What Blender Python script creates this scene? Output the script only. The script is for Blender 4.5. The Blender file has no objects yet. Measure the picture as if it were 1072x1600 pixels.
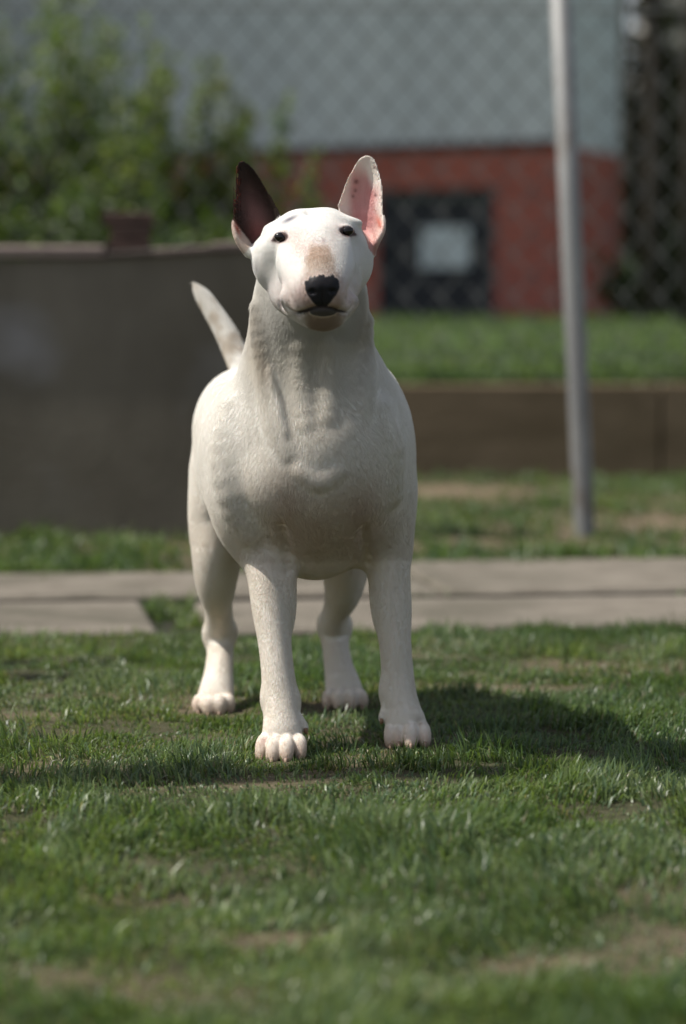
import bpy, math, random, os
import numpy as np
from mathutils import Vector, Matrix

PI = math.pi
rng = np.random.default_rng(7)
random.seed(7)
scene = bpy.context.scene
C = scene.collection

# ------------------------------------------------------------------ camera, world, sun, exposure
FPX = 4375.0          # focal length in photo pixels (photo 1072 x 1600)
CAMZ = 0.52
PITCH = math.atan(270.0 / FPX)
cam_data = bpy.data.cameras.new('camera')
cam_data.sensor_fit = 'VERTICAL'
cam_data.sensor_height = 36.0
cam_data.sensor_width = 36.0 * 1072 / 1600
cam_data.lens = 36.0 * FPX / 1600
cam_data.clip_start = 0.05
cam_data.clip_end = 1500
cam_data.dof.use_dof = True
cam_data.dof.focus_distance = 3.42
cam_data.dof.aperture_fstop = 3.3
cam = bpy.data.objects.new('camera', cam_data)
cam.location = (0, 0, CAMZ)
cam.rotation_euler = (PI / 2 - PITCH, 0, 0)
C.objects.link(cam)
scene.camera = cam

SUN_EL = math.radians(56)
SUN_AZ = math.atan2(-1.0, -0.07)        # compass style: atan2(x, y) of the direction towards the sun
world = bpy.data.worlds.new('World')
scene.world = world
world.use_nodes = True
wn = world.node_tree
bg = wn.nodes['Background']
sky = wn.nodes.new('ShaderNodeTexSky')
sky.sky_type = 'NISHITA'
sky.sun_disc = False
sky.sun_elevation = SUN_EL
sky.sun_rotation = SUN_AZ
sky.air_density = 1.0
sky.dust_density = 2.0
hsv = wn.nodes.new('ShaderNodeHueSaturation')      # thin high cloud: a paler blue
hsv.inputs['Saturation'].default_value = 0.55
wn.links.new(sky.outputs[0], hsv.inputs['Color'])
wn.links.new(hsv.outputs[0], bg.inputs[0])
bg.inputs[1].default_value = 0.085

sun_data = bpy.data.lights.new('sun', 'SUN')
sun_data.energy = 3.9
sun_data.angle = math.radians(0.53)
sun_data.color = (1.0, 0.955, 0.88)
sun = bpy.data.objects.new('sun', sun_data)
sdir = Vector((math.cos(SUN_EL) * math.sin(SUN_AZ), math.cos(SUN_EL) * math.cos(SUN_AZ), math.sin(SUN_EL)))
sun.rotation_euler = sdir.to_track_quat('Z', 'Y').to_euler()
sun.location = sdir * 30
C.objects.link(sun)

vs = scene.view_settings
vs.view_transform = 'Standard'
vs.look = 'None'
vs.exposure = 0.55
vs.gamma = 1.0
vs.use_curve_mapping = False
scene.render.film_transparent = False
scene.cycles.use_denoising = True
scene.cycles.max_bounces = 8
scene.cycles.transparent_max_bounces = 8

# ------------------------------------------------------------------ helpers
def at(px, py, Y):
    """world point that lies at depth Y behind photo pixel (px, py)"""
    u = (px - 536.0) / FPX
    v = (800.0 - py) / FPX
    dy = math.cos(PITCH) + v * math.sin(PITCH)
    dz = -math.sin(PITCH) + v * math.cos(PITCH)
    t = Y / dy
    return np.array((u * t, Y, CAMZ + dz * t))


def project(co):
    """array of world points -> photo pixels"""
    x = co[:, 0]; y = co[:, 1]; z = co[:, 2] - CAMZ
    f = y * math.cos(PITCH) - z * math.sin(PITCH)
    u = y * math.sin(PITCH) + z * math.cos(PITCH)
    return 536 + FPX * x / f, 800 - FPX * u / f


def tag(o, label=None, cat=None, group=None, kind=None):
    if label: o['label'] = label
    if cat: o['category'] = cat
    if group: o['group'] = group
    if kind: o['kind'] = kind
    return o


def empty(name, loc=(0, 0, 0), rz=0.0):
    o = bpy.data.objects.new(name, None)
    o.empty_display_size = 0.1
    o.location = loc
    o.rotation_euler = (0, 0, rz)
    C.objects.link(o)
    return o


def link(name, me, parent=None, mat=None):
    o = bpy.data.objects.new(name, me)
    if mat is not None and len(me.materials) == 0:
        me.materials.append(mat)
    C.objects.link(o)
    if parent is not None:
        o.parent = parent
    return o


def np_mesh(name, verts, faces, loop_counts=None, smooth=False):
    """fast mesh from arrays; faces is (n,k) array or flat loops with counts"""
    me = bpy.data.meshes.new(name)
    verts = np.asarray(verts, dtype=np.float32)
    if loop_counts is None:
        faces = np.asarray(faces, dtype=np.int32)
        n, k = faces.shape
        counts = np.full(n, k, dtype=np.int32)
        loops = faces.ravel()
    else:
        counts = np.asarray(loop_counts, dtype=np.int32)
        loops = np.asarray(faces, dtype=np.int32)
        n = len(counts)
    starts = np.concatenate(([0], np.cumsum(counts)[:-1])).astype(np.int32)
    me.vertices.add(len(verts))
    me.vertices.foreach_set('co', verts.ravel())
    me.loops.add(len(loops))
    me.loops.foreach_set('vertex_index', loops)
    me.polygons.add(n)
    me.polygons.foreach_set('loop_start', starts)
    if smooth:
        me.polygons.foreach_set('use_smooth', np.ones(n, dtype=bool))
    me.update(calc_edges=True)
    return me


def set_color(me, cols, name='col', domain='POINT'):
    a = me.color_attributes.new(name, 'FLOAT_COLOR', domain)
    c = np.ones((len(cols), 4), dtype=np.float32)
    c[:, :3] = cols
    a.data.foreach_set('color', c.ravel())


_lat = np.random.default_rng(99).random((64, 64, 64)).astype(np.float32)
def vnoise(p, scale=1.0, off=0.0):
    """smooth value noise 0..1 of (n,2) or (n,3) points"""
    p = np.asarray(p, dtype=np.float64) * scale + off
    if p.shape[1] == 2:
        p = np.concatenate([p, np.full((len(p), 1), off * 0.37)], axis=1)
    i = np.floor(p).astype(np.int64); f = p - i
    f = f * f * (3 - 2 * f)
    r = 0
    for dx in (0, 1):
        wx = f[:, 0] if dx else 1 - f[:, 0]
        for dy in (0, 1):
            wy = f[:, 1] if dy else 1 - f[:, 1]
            for dz in (0, 1):
                wz = f[:, 2] if dz else 1 - f[:, 2]
                r = r + wx * wy * wz * _lat[(i[:, 0] + dx) % 64, (i[:, 1] + dy) % 64, (i[:, 2] + dz) % 64]
    return r


def fbm(p, scale, off=0.0, o=3):
    s = 0; a = 0.5; t = 0
    for k in range(o):
        s = s + a * vnoise(p, scale * 2 ** k, off + 11.3 * k); t += a; a *= 0.5
    return s / t


def sstep(a, b, x):
    t = np.clip((x - a) / (b - a), 0, 1)
    return t * t * (3 - 2 * t)


class MB:
    """mesh builder of boxes, prisms and tubes"""
    def __init__(self):
        self.v = []; self.f = []
    def box(self, x0, x1, y0, y1, z0, z1, bev=0.0, M=None):
        b = len(self.v)
        if bev <= 0:
            P = [(x, y, z) for z in (z0, z1) for (x, y) in ((x0, y0), (x1, y0), (x1, y1), (x0, y1))]
            F = [(0, 3, 2, 1), (4, 5, 6, 7), (0, 1, 5, 4), (1, 2, 6, 5), (2, 3, 7, 6), (3, 0, 4, 7)]
        else:
            P = []
            for z, e in ((z0, bev), (z0 + bev, 0), (z1 - bev, 0), (z1, bev)):
                P += [(x0 + e, y0 + e, z), (x1 - e, y0 + e, z), (x1 - e, y1 - e, z), (x0 + e, y1 - e, z)]
            F = [(0, 3, 2, 1), (12, 13, 14, 15)]
            for r in range(3):
                for k in range(4):
                    a = r * 4 + k; c = r * 4 + (k + 1) % 4
                    F.append((a, c, c + 4, a + 4))
        if M is not None:
            P = [tuple(M @ Vector(p)) for p in P]
        self.v += P
        self.f += [tuple(b + i for i in q) for q in F]
        return self
    def tube(self, pts, radii, n=8, cap=True):
        b = len(self.v)
        pts = [Vector(p) for p in pts]
        if not hasattr(radii, '__len__'): radii = [radii] * len(pts)
        for i, p in enumerate(pts):
            d = (pts[min(i + 1, len(pts) - 1)] - pts[max(i - 1, 0)]).normalized()
            up = Vector((0, 0, 1)) if abs(d.z) < 0.9 else Vector((1, 0, 0))
            e1 = d.cross(up).normalized(); e2 = d.cross(e1)
            for k in range(n):
                a = 2 * PI * k / n
                self.v.append(tuple(p + (e1 * math.cos(a) + e2 * math.sin(a)) * radii[i]))
        for i in range(len(pts) - 1):
            for k in range(n):
                a = b + i * n + k; c = b + i * n + (k + 1) % n
                self.f.append((a, a + n, c + n, c))
        if cap:
            self.f.append(tuple(b + k for k in range(n)))
            self.f.append(tuple(b + (len(pts) - 1) * n + k for k in reversed(range(n))))
        return self
    def mesh(self, name, smooth=False):
        me = bpy.data.meshes.new(name)
        me.from_pydata([tuple(map(float, p)) for p in self.v], [], self.f)
        if smooth:
            me.polygons.foreach_set('use_smooth', [True] * len(me.polygons))
        me.update()
        return me
    def build(self, name, mat, parent=None, smooth=False):
        return link(name, self.mesh(name, smooth), parent, mat)


class NT:
    """tiny node-tree writer"""
    def __init__(self, name):
        self.m = bpy.data.materials.new(name)
        self.m.use_nodes = True
        self.t = self.m.node_tree
        self.b = self.t.nodes['Principled BSDF']
        self.out = self.t.nodes['Material Output']
    def n(self, typ, **kw):
        x = self.t.nodes.new(typ)
        for k, v in kw.items():
            if k.startswith('i_'):
                key = k[2:]
                key = int(key) if key.isdigit() else key
                x.inputs[key].default_value = v
            else:
                setattr(x, k, v)
        return x
    def l(self, a, b): self.t.links.new(a, b)
    def coord(self): return self.n('ShaderNodeNewGeometry').outputs['Position']
    def noise(self, scale, detail=4, vec=None, rough=0.55, dist=0.0, stretch=None):
        x = self.n('ShaderNodeTexNoise')
        x.inputs['Scale'].default_value = scale
        x.inputs['Detail'].default_value = detail
        x.inputs['Roughness'].default_value = rough
        x.inputs['Distortion'].default_value = dist
        v = vec if vec is not None else self.coord()
        if stretch:
            mp = self.n('ShaderNodeMapping'); mp.inputs['Scale'].default_value = stretch
            self.l(v, mp.inputs[0]); v = mp.outputs[0]
        self.l(v, x.inputs['Vector'])
        return x.outputs['Fac']
    def ramp(self, fac, stops):
        r = self.n('ShaderNodeValToRGB')
        e = r.color_ramp.elements
        while len(e) < len(stops): e.new(0.5)
        for k, (p, c) in enumerate(stops):
            e[k].position = p; e[k].color = (*c, 1) if len(c) == 3 else c
        self.l(fac, r.inputs[0])
        return r.outputs[0]
    def mix(self, fac, a, b, mode='MIX'):
        x = self.n('ShaderNodeMix', data_type='RGBA', blend_type=mode)
        for s, v in ((0, fac), (6, a), (7, b)):
            if hasattr(v, 'links'): self.l(v, x.inputs[s])
            else: x.inputs[s].default_value = v if s == 0 else (*v, 1)
        return x.outputs[2]
    def bump(self, h, strength=0.3, dist=0.01, normal=None):
        x = self.n('ShaderNodeBump')
        x.inputs['Strength'].default_value = strength
        x.inputs['Distance'].default_value = dist
        self.l(h, x.inputs['Height'])
        if normal is not None: self.l(normal, x.inputs['Normal'])
        self.l(x.outputs[0], self.b.inputs['Normal'])
        return x.outputs[0]
    def set(self, color=None, rough=None, spec=None, metal=None):
        if color is not None:
            if hasattr(color, 'links'): self.l(color, self.b.inputs['Base Color'])
            else: self.b.inputs['Base Color'].default_value = (*color, 1)
        if rough is not None:
            if hasattr(rough, 'links'): self.l(rough, self.b.inputs['Roughness'])
            else: self.b.inputs['Roughness'].default_value = rough
        if spec is not None: self.b.inputs['Specular IOR Level'].default_value = spec
        if metal is not None: self.b.inputs['Metallic'].default_value = metal
        return self


def noisy_mat(name, c1, c2, scale, rough=0.85, bump=0.3, bscale=None, bdist=0.004, detail=6, stain=None, stretch=None, spec=0.3):
    m = NT(name)
    f = m.noise(scale, detail, stretch=stretch)
    col = m.ramp(f, [(0.3, c1), (0.7, c2)])
    if stain:
        sc, sts, cs = stain
        f2 = m.noise(sc, 5, stretch=sts, rough=0.6)
        col = m.mix(m.ramp(f2, [(0.45, (0, 0, 0)), (0.68, (1, 1, 1))]), col, cs)
    m.set(col, rough, spec)
    if bump:
        m.bump(m.noise(bscale or scale * 8, 5), bump, bdist)
    return m.m


def leaf_mat(name, attr='col', rough=0.45, trans=0.35, spec=0.35, tint=(1, 1, 1)):
    m = NT(name)
    a = m.n('ShaderNodeVertexColor', layer_name=attr)
    n_ = m.noise(9.0, 3)
    col = m.mix(0.35, a.outputs[0], m.ramp(n_, [(0.35, (0.35, 0.38, 0.3)), (0.7, (1, 1, 1))]), 'MULTIPLY')
    m.set(col, rough, spec)
    tr = m.n('ShaderNodeBsdfTranslucent')
    tc = m.mix(1.0, col, (1.15, 1.25, 0.55), 'MULTIPLY')
    m.l(tc, tr.inputs[0])
    mx = m.n('ShaderNodeMixShader', i_0=trans)
    m.l(m.b.outputs[0], mx.inputs[1]); m.l(tr.outputs[0], mx.inputs[2])
    m.l(mx.outputs[0], m.out.inputs[0])
    return m.m

# ------------------------------------------------------------------ ground, walls, path
def ground_z(x, y):
    """lawn with small bumps; level in front, a slope beyond the retaining wall"""
    p = np.stack([x, y], 1)
    z = (fbm(p, 1.6, 3.0) - .5) * .022 + (fbm(p, 7.0, 8.0) - .5) * .012
    z = z * sstep(0.0, .30, np.hypot((x + .05) / 1.4, y - 3.7) - .12)
    c = y - (5.60 + .13 * x)
    z = z - .03 * sstep(-.70, -.56, c) * sstep(.0, -.10, c - np.interp(x, [-1.0, 1.0], [.56, .99]))
    return z - .002

def path_mask(x, y):
    """1 on the paved strip"""
    c = 5.60 + .13 * x
    e = np.interp(x, [-1.0, 1.0], [.47, .90])
    return sstep(-.66, -.60, y - c) * sstep(e + .03, e - .03, y - c)

# bare earth: (x, y, radius x, radius y, weight)
BARE_SPOTS = [(-.02, 3.62, .14, .08, .35), (.19, 4.20, .09, .04, .8), (.52, 4.35, .16, .05, .8), (.62, 4.10, .14, .03, .5),
              (-.62, 3.75, .10, .05, .7), (-.45, 3.85, .10, .03, .5), (.02, 4.0, .05, .05, .8), (.18, 2.33, .05, .03, .8), (.12, 2.22, .06, .02, .7), (-.03, 2.42, .06, .03, .8),
              (.33, 2.42, .05, .05, .7), (-.30, 2.60, .10, .03, .5), (-.20, 2.22, .08, .04, .5), (.30, 2.60, .05, .04, .5), (-.34, 3.35, .10, .05, .4),
              (1.15, 7.85, .50, .40, 1.0), (.42, 7.15, .35, .22, .75), (.95, 7.05, .20, .14, .6), (.38, 9.5, .30, .45, 1.0), (1.0, 8.9, .2, .3, .6), (-.30, 7.0, .25, .12, .7),
              (1.55, 7.3, .3, .2, .8)]
def bare_w(x, y):
    w = np.zeros_like(x)
    p = np.stack([x, y], 1)
    j = (fbm(p, 14, 2.0) - .5)
    for cx, cy, rx, ry, a in BARE_SPOTS:
        w = np.maximum(w, a * np.exp(-.5 * (((x - cx) / rx) ** 2 + ((y - cy) / ry) ** 2) * (1 + 1.6 * j)))
    w = np.maximum(w, .45 * sstep(.60, .74, fbm(p, 3.2, 21.0)))
    return w

def grid_mesh(name, xs, ys, zf):
    X, Y = np.meshgrid(xs, ys)
    x, y = X.ravel(), Y.ravel()
    V = np.stack([x, y, zf(x, y)], 1)
    nx = len(xs); i = np.arange(len(ys) - 1)[:, None] * nx + np.arange(nx - 1)[None, :]
    i = i.ravel()
    F = np.stack([i, i + 1, i + 1 + nx, i + nx], 1)
    return np_mesh(name, V, F, smooth=True), x, y

# lawn soil sheet
gm, gx, gy = grid_mesh('ground',
                       np.concatenate([np.linspace(-60, -3, 20), np.linspace(-2.6, 2.6, 160), np.linspace(3, 60, 20)]),
                       np.concatenate([np.linspace(-40, 1, 20), np.linspace(1.2, 10.58, 330)]), ground_z)
bw = bare_w(gx, gy)
g0 = fbm(np.stack([gx, gy], 1), 25, 4.0)
gc = np.array((.070, .070, .038))[None] * (.7 + .6 * g0[:, None])
gc = gc * (1 - bw[:, None]) + np.array((.22, .165, .115))[None] * (.75 + .5 * g0[:, None]) * bw[:, None]
set_color(gm, gc)
m = NT('soil')
vc = m.n('ShaderNodeVertexColor', layer_name='col')
nn = m.noise(160, 5)
m.set(m.mix(.8, vc.outputs[0], m.ramp(nn, [(.3, (.35, .33, .3)), (.7, (1, 1, 1))]), 'MULTIPLY'), .95, .15)
m.bump(m.noise(90, 5), .7, .008)
ground = tag(link('ground', gm, None, m.m), kind='structure')

# raised lawn behind the retaining wall, climbing to the building
TZ0, TY0 = .345, 10.72
def terrace_z(x, y):
    p = np.stack([x, y], 1)
    t = np.clip((y - TY0) / (30 - TY0), 0, 3)
    return TZ0 + .42 * t + (fbm(p, .5, 1.0) - .5) * .10 * np.clip((y - TY0) / 2, 0, 1)
tm, tx, ty = grid_mesh('terrace', np.concatenate([np.linspace(-150, -13, 12), np.linspace(-12, 12, 100), np.linspace(13, 150, 12)]),
                       np.concatenate([np.linspace(TY0, 32, 90), np.linspace(34, 300, 12)]), terrace_z)
tc = fbm(np.stack([tx, ty], 1), 1.3, 6.0)
set_color(tm, np.array((.085, .130, .042))[None] * (.6 + .8 * tc[:, None]))
m2 = NT('turf_soil')
vc = m2.n('ShaderNodeVertexColor', layer_name='col')
m2.set(m2.mix(.8, vc.outputs[0], m2.ramp(m2.noise(40, 5), [(.3, (.4, .4, .35)), (.7, (1, 1, 1))]), 'MULTIPLY'), .95, .15)
terrace = tag(link('terrace', tm, None, m2.m), kind='structure')

# paved path: two rows of concrete slabs
conc = noisy_mat('concrete_slab', (.130, .112, .088), (.215, .190, .155), 11.0, .95, .9, 90, .006, detail=8,
                 stain=(2.6, None, (.095, .086, .064)))
joint = noisy_mat('mossy_joint', (.014, .014, .009), (.026, .024, .015), 30, .95, .6, 80, .006)
yaw = math.atan(.13)
path = empty('path', (0, 5.60, -.026), yaw)
tag(path, kind='structure')
mb = MB(); mb.box(-6, 6, -.66, .50, -.10, .004); mb.build('joint_bed', joint, path)
def slab(x0, x1, y0, y1, tilt, lift):
    mb = MB()
    nx = 10
    # worn slab: bevelled top with a slightly broken outline
    rr = random.Random(int((x0 + 9) * 100 + y0 * 7))
    top = []
    for i in range(nx + 1): top.append((x0 + (x1 - x0) * i / nx, y0 + rr.uniform(-.010, .010)))
    for i in range(nx + 1): top.append((x1 - (x1 - x0) * i / nx, y1 + rr.uniform(-.010, .010)))
    n = len(top); cx, cy = (x0 + x1) / 2, (y0 + y1) / 2
    for z, e in ((-.04, 0), (.026, 0), (.034, .010)):
        for (a, b) in top:
            ax = a + (e if a < cx else -e); by = b + (e if b < cy else -e)
            mb.v.append((ax, by, z + lift + tilt * (a - cx)))
    for r in range(2):
        for k in range(n):
            mb.f.append((r * n + k, r * n + (k + 1) % n, (r + 1) * n + (k + 1) % n, (r + 1) * n + k))
    mb.f.append(tuple(range(2 * n, 3 * n)))
    mb.build('slab', conc, path)
xr = [-4.55, -3.35, -2.12, -.96, .22, 1.43, 2.62, 3.85]
for a, b in zip(xr[:-1], xr[1:]):
    slab(a + .006, b - .006, .060, float(np.interp((a + b) / 2, [-1.6, -.37, .8, 2], [.48, .60, .86, .92])), random.uniform(-.001, .001), random.uniform(-.002, .002))
xf = [-4.3, -3.1, -1.75, -.40, -.31, .92, 2.15, 3.4]
for a, b in zip(xf[:-1], xf[1:]):
    if b - a < .2: continue
    slab(a + .008, b - .008, -.60, -.045, random.uniform(-.002, .002), random.uniform(-.004, -.001))

# dark concrete wall on the left with its coping and the brick block on top
wall_m = NT('stained_concrete')
f = wall_m.noise(2.2, 6, rough=.6)
col = wall_m.ramp(f, [(.3, (.115, .100, .076)), (.7, (.185, .165, .132))])
st = wall_m.noise(5.0, 4, stretch=(1, 1, .18), rough=.6)
col = wall_m.mix(wall_m.ramp(st, [(.45, (0, 0, 0)), (.8, (.6, .6, .6))]), col, (.078, .070, .057))
sp = wall_m.noise(1.3, 5, rough=.5, dist=.4)
col = wall_m.mix(wall_m.ramp(sp, [(.64, (0, 0, 0)), (.74, (.45, .45, .45))]), col, (.22, .21, .20))
vd = wall_m.n('ShaderNodeVectorMath', operation='DISTANCE'); wall_m.l(wall_m.coord(), vd.inputs[0])
vd.inputs[1].default_value = (-.84, 7.30, .50)
ad_ = wall_m.n('ShaderNodeMath', operation='MULTIPLY_ADD', i_1=.16, i_2=-.08); wall_m.l(wall_m.noise(9, 4), ad_.inputs[0])
sm_ = wall_m.n('ShaderNodeMath', operation='ADD'); wall_m.l(vd.outputs['Value'], sm_.inputs[0]); wall_m.l(ad_.outputs[0], sm_.inputs[1])
col = wall_m.mix(wall_m.ramp(sm_.outputs[0], [(.02, (.75, .75, .75)), (.12, (0, 0, 0))]), col, (.27, .26, .26))
wall_m.set(col, .92, .15); wall_m.bump(wall_m.noise(60, 5), .5, .006)
WY = 7.30
lw = empty('garden_wall', (-1.6, WY, 0))
tag(lw, 'low dark stained concrete wall with a pale coping behind the dog, left of it', 'wall')
def wtop(px): return float(np.interp(px, [-400, 0, 165, 235, 390, 540], [.742, .724, .730, .737, .752, .770]))
def wx(px): return (px - 536) / FPX * WY
mb = MB()
xs_ = [-400, 0, 165, 235, 390, 520]
for a, b in zip(xs_[:-1], xs_[1:]):
    x0, x1 = wx(a) + 1.6, wx(b) + 1.6
    z0, z1 = wtop(a), wtop(b)
    base = len(mb.v)
    mb.v += [(x0, 0, -.1), (x1, 0, -.1), (x1, 0, z1), (x0, 0, z0), (x0, .14, -.1), (x1, .14, -.1), (x1, .14, z1), (x0, .14, z0)]
    q = [(0, 1, 2, 3), (5, 4, 7, 6), (3, 2, 6, 7)]
    if a == xs_[0]: q.append((0, 3, 7, 4))
    if b == xs_[-1]: q.append((1, 5, 6, 2))
    mb.f += [tuple(base + i for i in t) for t in q]
mb.build('wall', wall_m.m, lw)
cop = noisy_mat('worn_coping', (.15, .115, .105), (.22, .175, .155), 6, .85, .5, 60, .004)
dcop = noisy_mat('dark_coping', (.07, .055, .05), (.10, .085, .075), 6, .9, .5, 60, .004)
def coping(a, b, th, mat_):
    mb = MB(); x0, x1 = wx(a) + 1.6, wx(b) + 1.6; z0, z1 = wtop(a) + .003, wtop(b) + .003
    P = []
    for (y, dz) in ((-.018, 0), (-.018, th * .75), (-.010, th), (.150, th), (.158, th * .75), (.158, 0)):
        P.append((y, dz))
    n = len(P)
    for x, z in ((x0, z0), (x1, z1)):
        for y, dz in P: mb.v.append((x, y, z + dz))
    for k in range(n): mb.f.append((k, n + k, n + (k + 1) % n, (k + 1) % n))
    mb.f.append(tuple(range(n))); mb.f.append(tuple(reversed(range(n, 2 * n))))
    mb.build('coping', mat_, lw)
coping(-400, -120, .026, cop); coping(-118, 164, .030, cop); coping(166, 238, .012, dcop); coping(240, 330, .014, cop); coping(331, 520, .020, cop)
bb = empty('brick_stack', (wx(201), WY + .02, wtop(201) + .0155))
tag(bb, 'small dark stack of bricks standing on top of the garden wall', 'bricks')
db = noisy_mat('sooty_brick', (.055, .036, .030), (.10, .062, .050), 20, .9, .6, 120, .004)
for i, (w_, dx) in enumerate(((.105, 0), (.100, .003), (.126, -.002))):
    mb = MB(); mb.box(-w_ / 2 + dx, w_ / 2 + dx, 0, .10, .034 * i + .001, .034 * i + .0325, .003); mb.build('brick', db, bb)

# retaining wall of the upper lawn
rw = empty('retaining_wall', (0, 10.58, 0))
tag(rw, 'brown weathered retaining wall holding up the lawn behind the dog', 'wall')
rmat = NT('weathered_timber')
f = rmat.noise(3, 6, stretch=(1, 1, 3), rough=.6)
col = rmat.ramp(f, [(.3, (.120, .092, .058)), (.7, (.200, .152, .100))])
col = rmat.mix(rmat.ramp(rmat.noise(1.1, 4), [(.5, (0, 0, 0)), (.75, (.5, .5, .5))]), col, (.085, .060, .030))
rmat.set(col, .95, .1); rmat.bump(rmat.noise(40, 5), .5, .01)
xx = -30.0; k = 0
while xx < 30:
    w_ = 2.4
    mb = MB(); mb.box(xx + .006, xx + w_ - .006, 0, .13, -.12, .352 + random.uniform(-.006, .006), .008)
    mb.build('panel', rmat.m, rw); xx += w_

# leaning galvanised post
pm = NT('galvanised_steel')
pm.set(pm.ramp(pm.noise(7, 5, stretch=(1, 1, .4)), [(.35, (.24, .24, .24)), (.7, (.34, .34, .33))]), .55, .4, .35)
pm.l(pm.mix(pm.ramp(pm.noise(5, 5, rough=.7), [(.55, (0, 0, 0)), (.72, (.7, .7, .7))]), pm.ramp(pm.noise(7, 5, stretch=(1, 1, .4)), [(.35, (.20, .20, .20)), (.7, (.31, .31, .30))]), (.12, .085, .055)), pm.b.inputs['Base Color'])
pm.bump(pm.noise(80, 3), .15, .002)
post = empty('steel_post', (*at(914, 836, 7.46)[:2], 0))
tag(post, 'tall leaning galvanised steel post standing in the bare earth beyond the path', 'post')
pb = Vector(at(914, 836, 7.46)); pt_ = Vector(at(876, 0, 7.50)); dirp = (pt_ - pb)
top = pb + dirp * 1.45
o0 = Vector(post.location)
mb = MB(); mb.tube([pb - dirp * .12 - o0, pb - o0, pb + dirp * .5 - o0, top - o0], [.0280] * 4, 28); mb.build('pole', pm.m, post, True)
mb = MB(); mb.tube([top - o0 - dirp.normalized() * .02, top - o0 + dirp.normalized() * .012], [.0312, .0312], 20); mb.build('cap', pm.m, post)
col_m = noisy_mat('footing_concrete', (.22, .21, .19), (.32, .30, .27), 9, .95, .5)

# chain-link fence on the retaining wall
FY = 10.66
wire_m = NT('fence_wire'); wire_m.set((.15, .155, .150), .95, .1, 0)
fence = empty('chain_link_fence', (0, FY, .34))
tag(fence, 'tall chain-link fence of thin grey wire along the top of the retaining wall', 'fence')
DX, DZ = 57.0 / FPX * FY, 66.0 / FPX * FY          # diamond diagonals
FH = 2.25
nz_ = int(FH / (DZ / 2))
r_w = .0044
def zig(sign):
    pts = []
    for i in range(nz_ + 1):
        s_ = 1 if i % 2 else -1
        pts.append((s_ * sign * DX / 4 * 1.04, .003 * s_, i * DZ / 2))
    return MB().tube(pts, r_w, 6).mesh('wire', True)
zm = [zig(1), zig(-1)]
zm[0].materials.append(wire_m.m); zm[1].materials.append(wire_m.m)
ncol = int(7.2 / (DX / 2))
for i in range(ncol):
    o = link('wire', zm[i % 2], fence); o.location = (-3.9 + i * DX / 2, .004 if i % 2 else -.004, .02)
for hz, rr_ in ((at(500, 18, FY)[2] - .34, .0045), (at(500, 560, FY)[2] - .34, .003), (FH, .004)):
    MB().tube([(-4.2, -.008, hz + .045), (-2, -.008, hz + .02), (3.6, -.008, hz - .01)], rr_, 6).build('straining_wire', wire_m.m, fence)
for fx in (-4.2, 3.6):
    MB().tube([(fx, 0, -.3), (fx, 0, 2.4)], .024, 12).build('fence_post', pm.m, fence, True)

# ------------------------------------------------------------------ building beyond the fence
bld = empty('building', (0, 30, .7))
tag(bld, 'building with a pale grey upper wall over a red brick base, behind the fence', 'building')
def W(px, py, Y): return Vector(at(px, py, Y)) - Vector((0, 30, .7))
ucol = NT('painted_render')
f = ucol.noise(.7, 5, stretch=(1, 1, .5))
c_ = ucol.ramp(f, [(.3, (.68, .70, .72)), (.7, (.78, .80, .81))])
c_ = ucol.mix(ucol.ramp(ucol.noise(2.2, 4, stretch=(1.5, 1.5, .15)), [(.5, (0, 0, 0)), (.78, (.5, .5, .5))]), c_, (.50, .53, .54))
ucol.set(c_, .9, .2)
bk = NT('red_brick')
tc_ = bk.n('ShaderNodeTexCoord')
br = bk.n('ShaderNodeTexBrick', i_Scale=1.0)
br.inputs['Color1'].default_value = (.52, .145, .105, 1); br.inputs['Color2'].default_value = (.60, .175, .125, 1)
br.inputs['Mortar'].default_value = (.16, .11, .09, 1)
br.inputs['Brick Width'].default_value = .23; br.inputs['Row Height'].default_value = .075; br.inputs['Mortar Size'].default_value = .008
sx = bk.n('ShaderNodeSeparateXYZ'); bk.l(bk.coord(), sx.inputs[0])
ad = bk.n('ShaderNodeMath', operation='ADD'); bk.l(sx.outputs[0], ad.inputs[0])
mu = bk.n('ShaderNodeMath', operation='MULTIPLY', i_1=.9); bk.l(sx.outputs[1], mu.inputs[0]); bk.l(mu.outputs[0], ad.inputs[1])
cb = bk.n('ShaderNodeCombineXYZ'); bk.l(ad.outputs[0], cb.inputs[0]); bk.l(sx.outputs[2], cb.inputs[1])
bk.l(cb.outputs[0], br.inputs['Vector'])
c_ = bk.mix(bk.ramp(bk.noise(.9, 5), [(.4, (0, 0, 0)), (.7, (.6, .6, .6))]), br.outputs[0], (.34, .14, .12))
bk.set(c_, .92, .15)
# corner nearest at px 868; left face recedes to the left, right face to the right
cB, cT = W(868, 500, 30.0), W(868, 224, 30.0)
lF = Vector((-1.0, .45, 0)).normalized(); rF = Vector((.42, 1.0, 0)).normalized()
zb, zt = cT.z, 4.6
def wallbox(o, d, n, L, z0, z1, th):
    """prism along d from o, thickness th inwards along n"""
    mb = MB()
    for z in (z0, z1):
        for p in (o, o + d * L, o + d * L + n * th, o + n * th): mb.v.append((p.x, p.y, z))
    mb.f += [(0, 3, 2, 1), (4, 5, 6, 7), (0, 1, 5, 4), (1, 2, 6, 5), (2, 3, 7, 6), (3, 0, 4, 7)]
    return mb
c0 = Vector((cB.x, cB.y, 0))
inn = (lF + rF).normalized()
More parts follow.
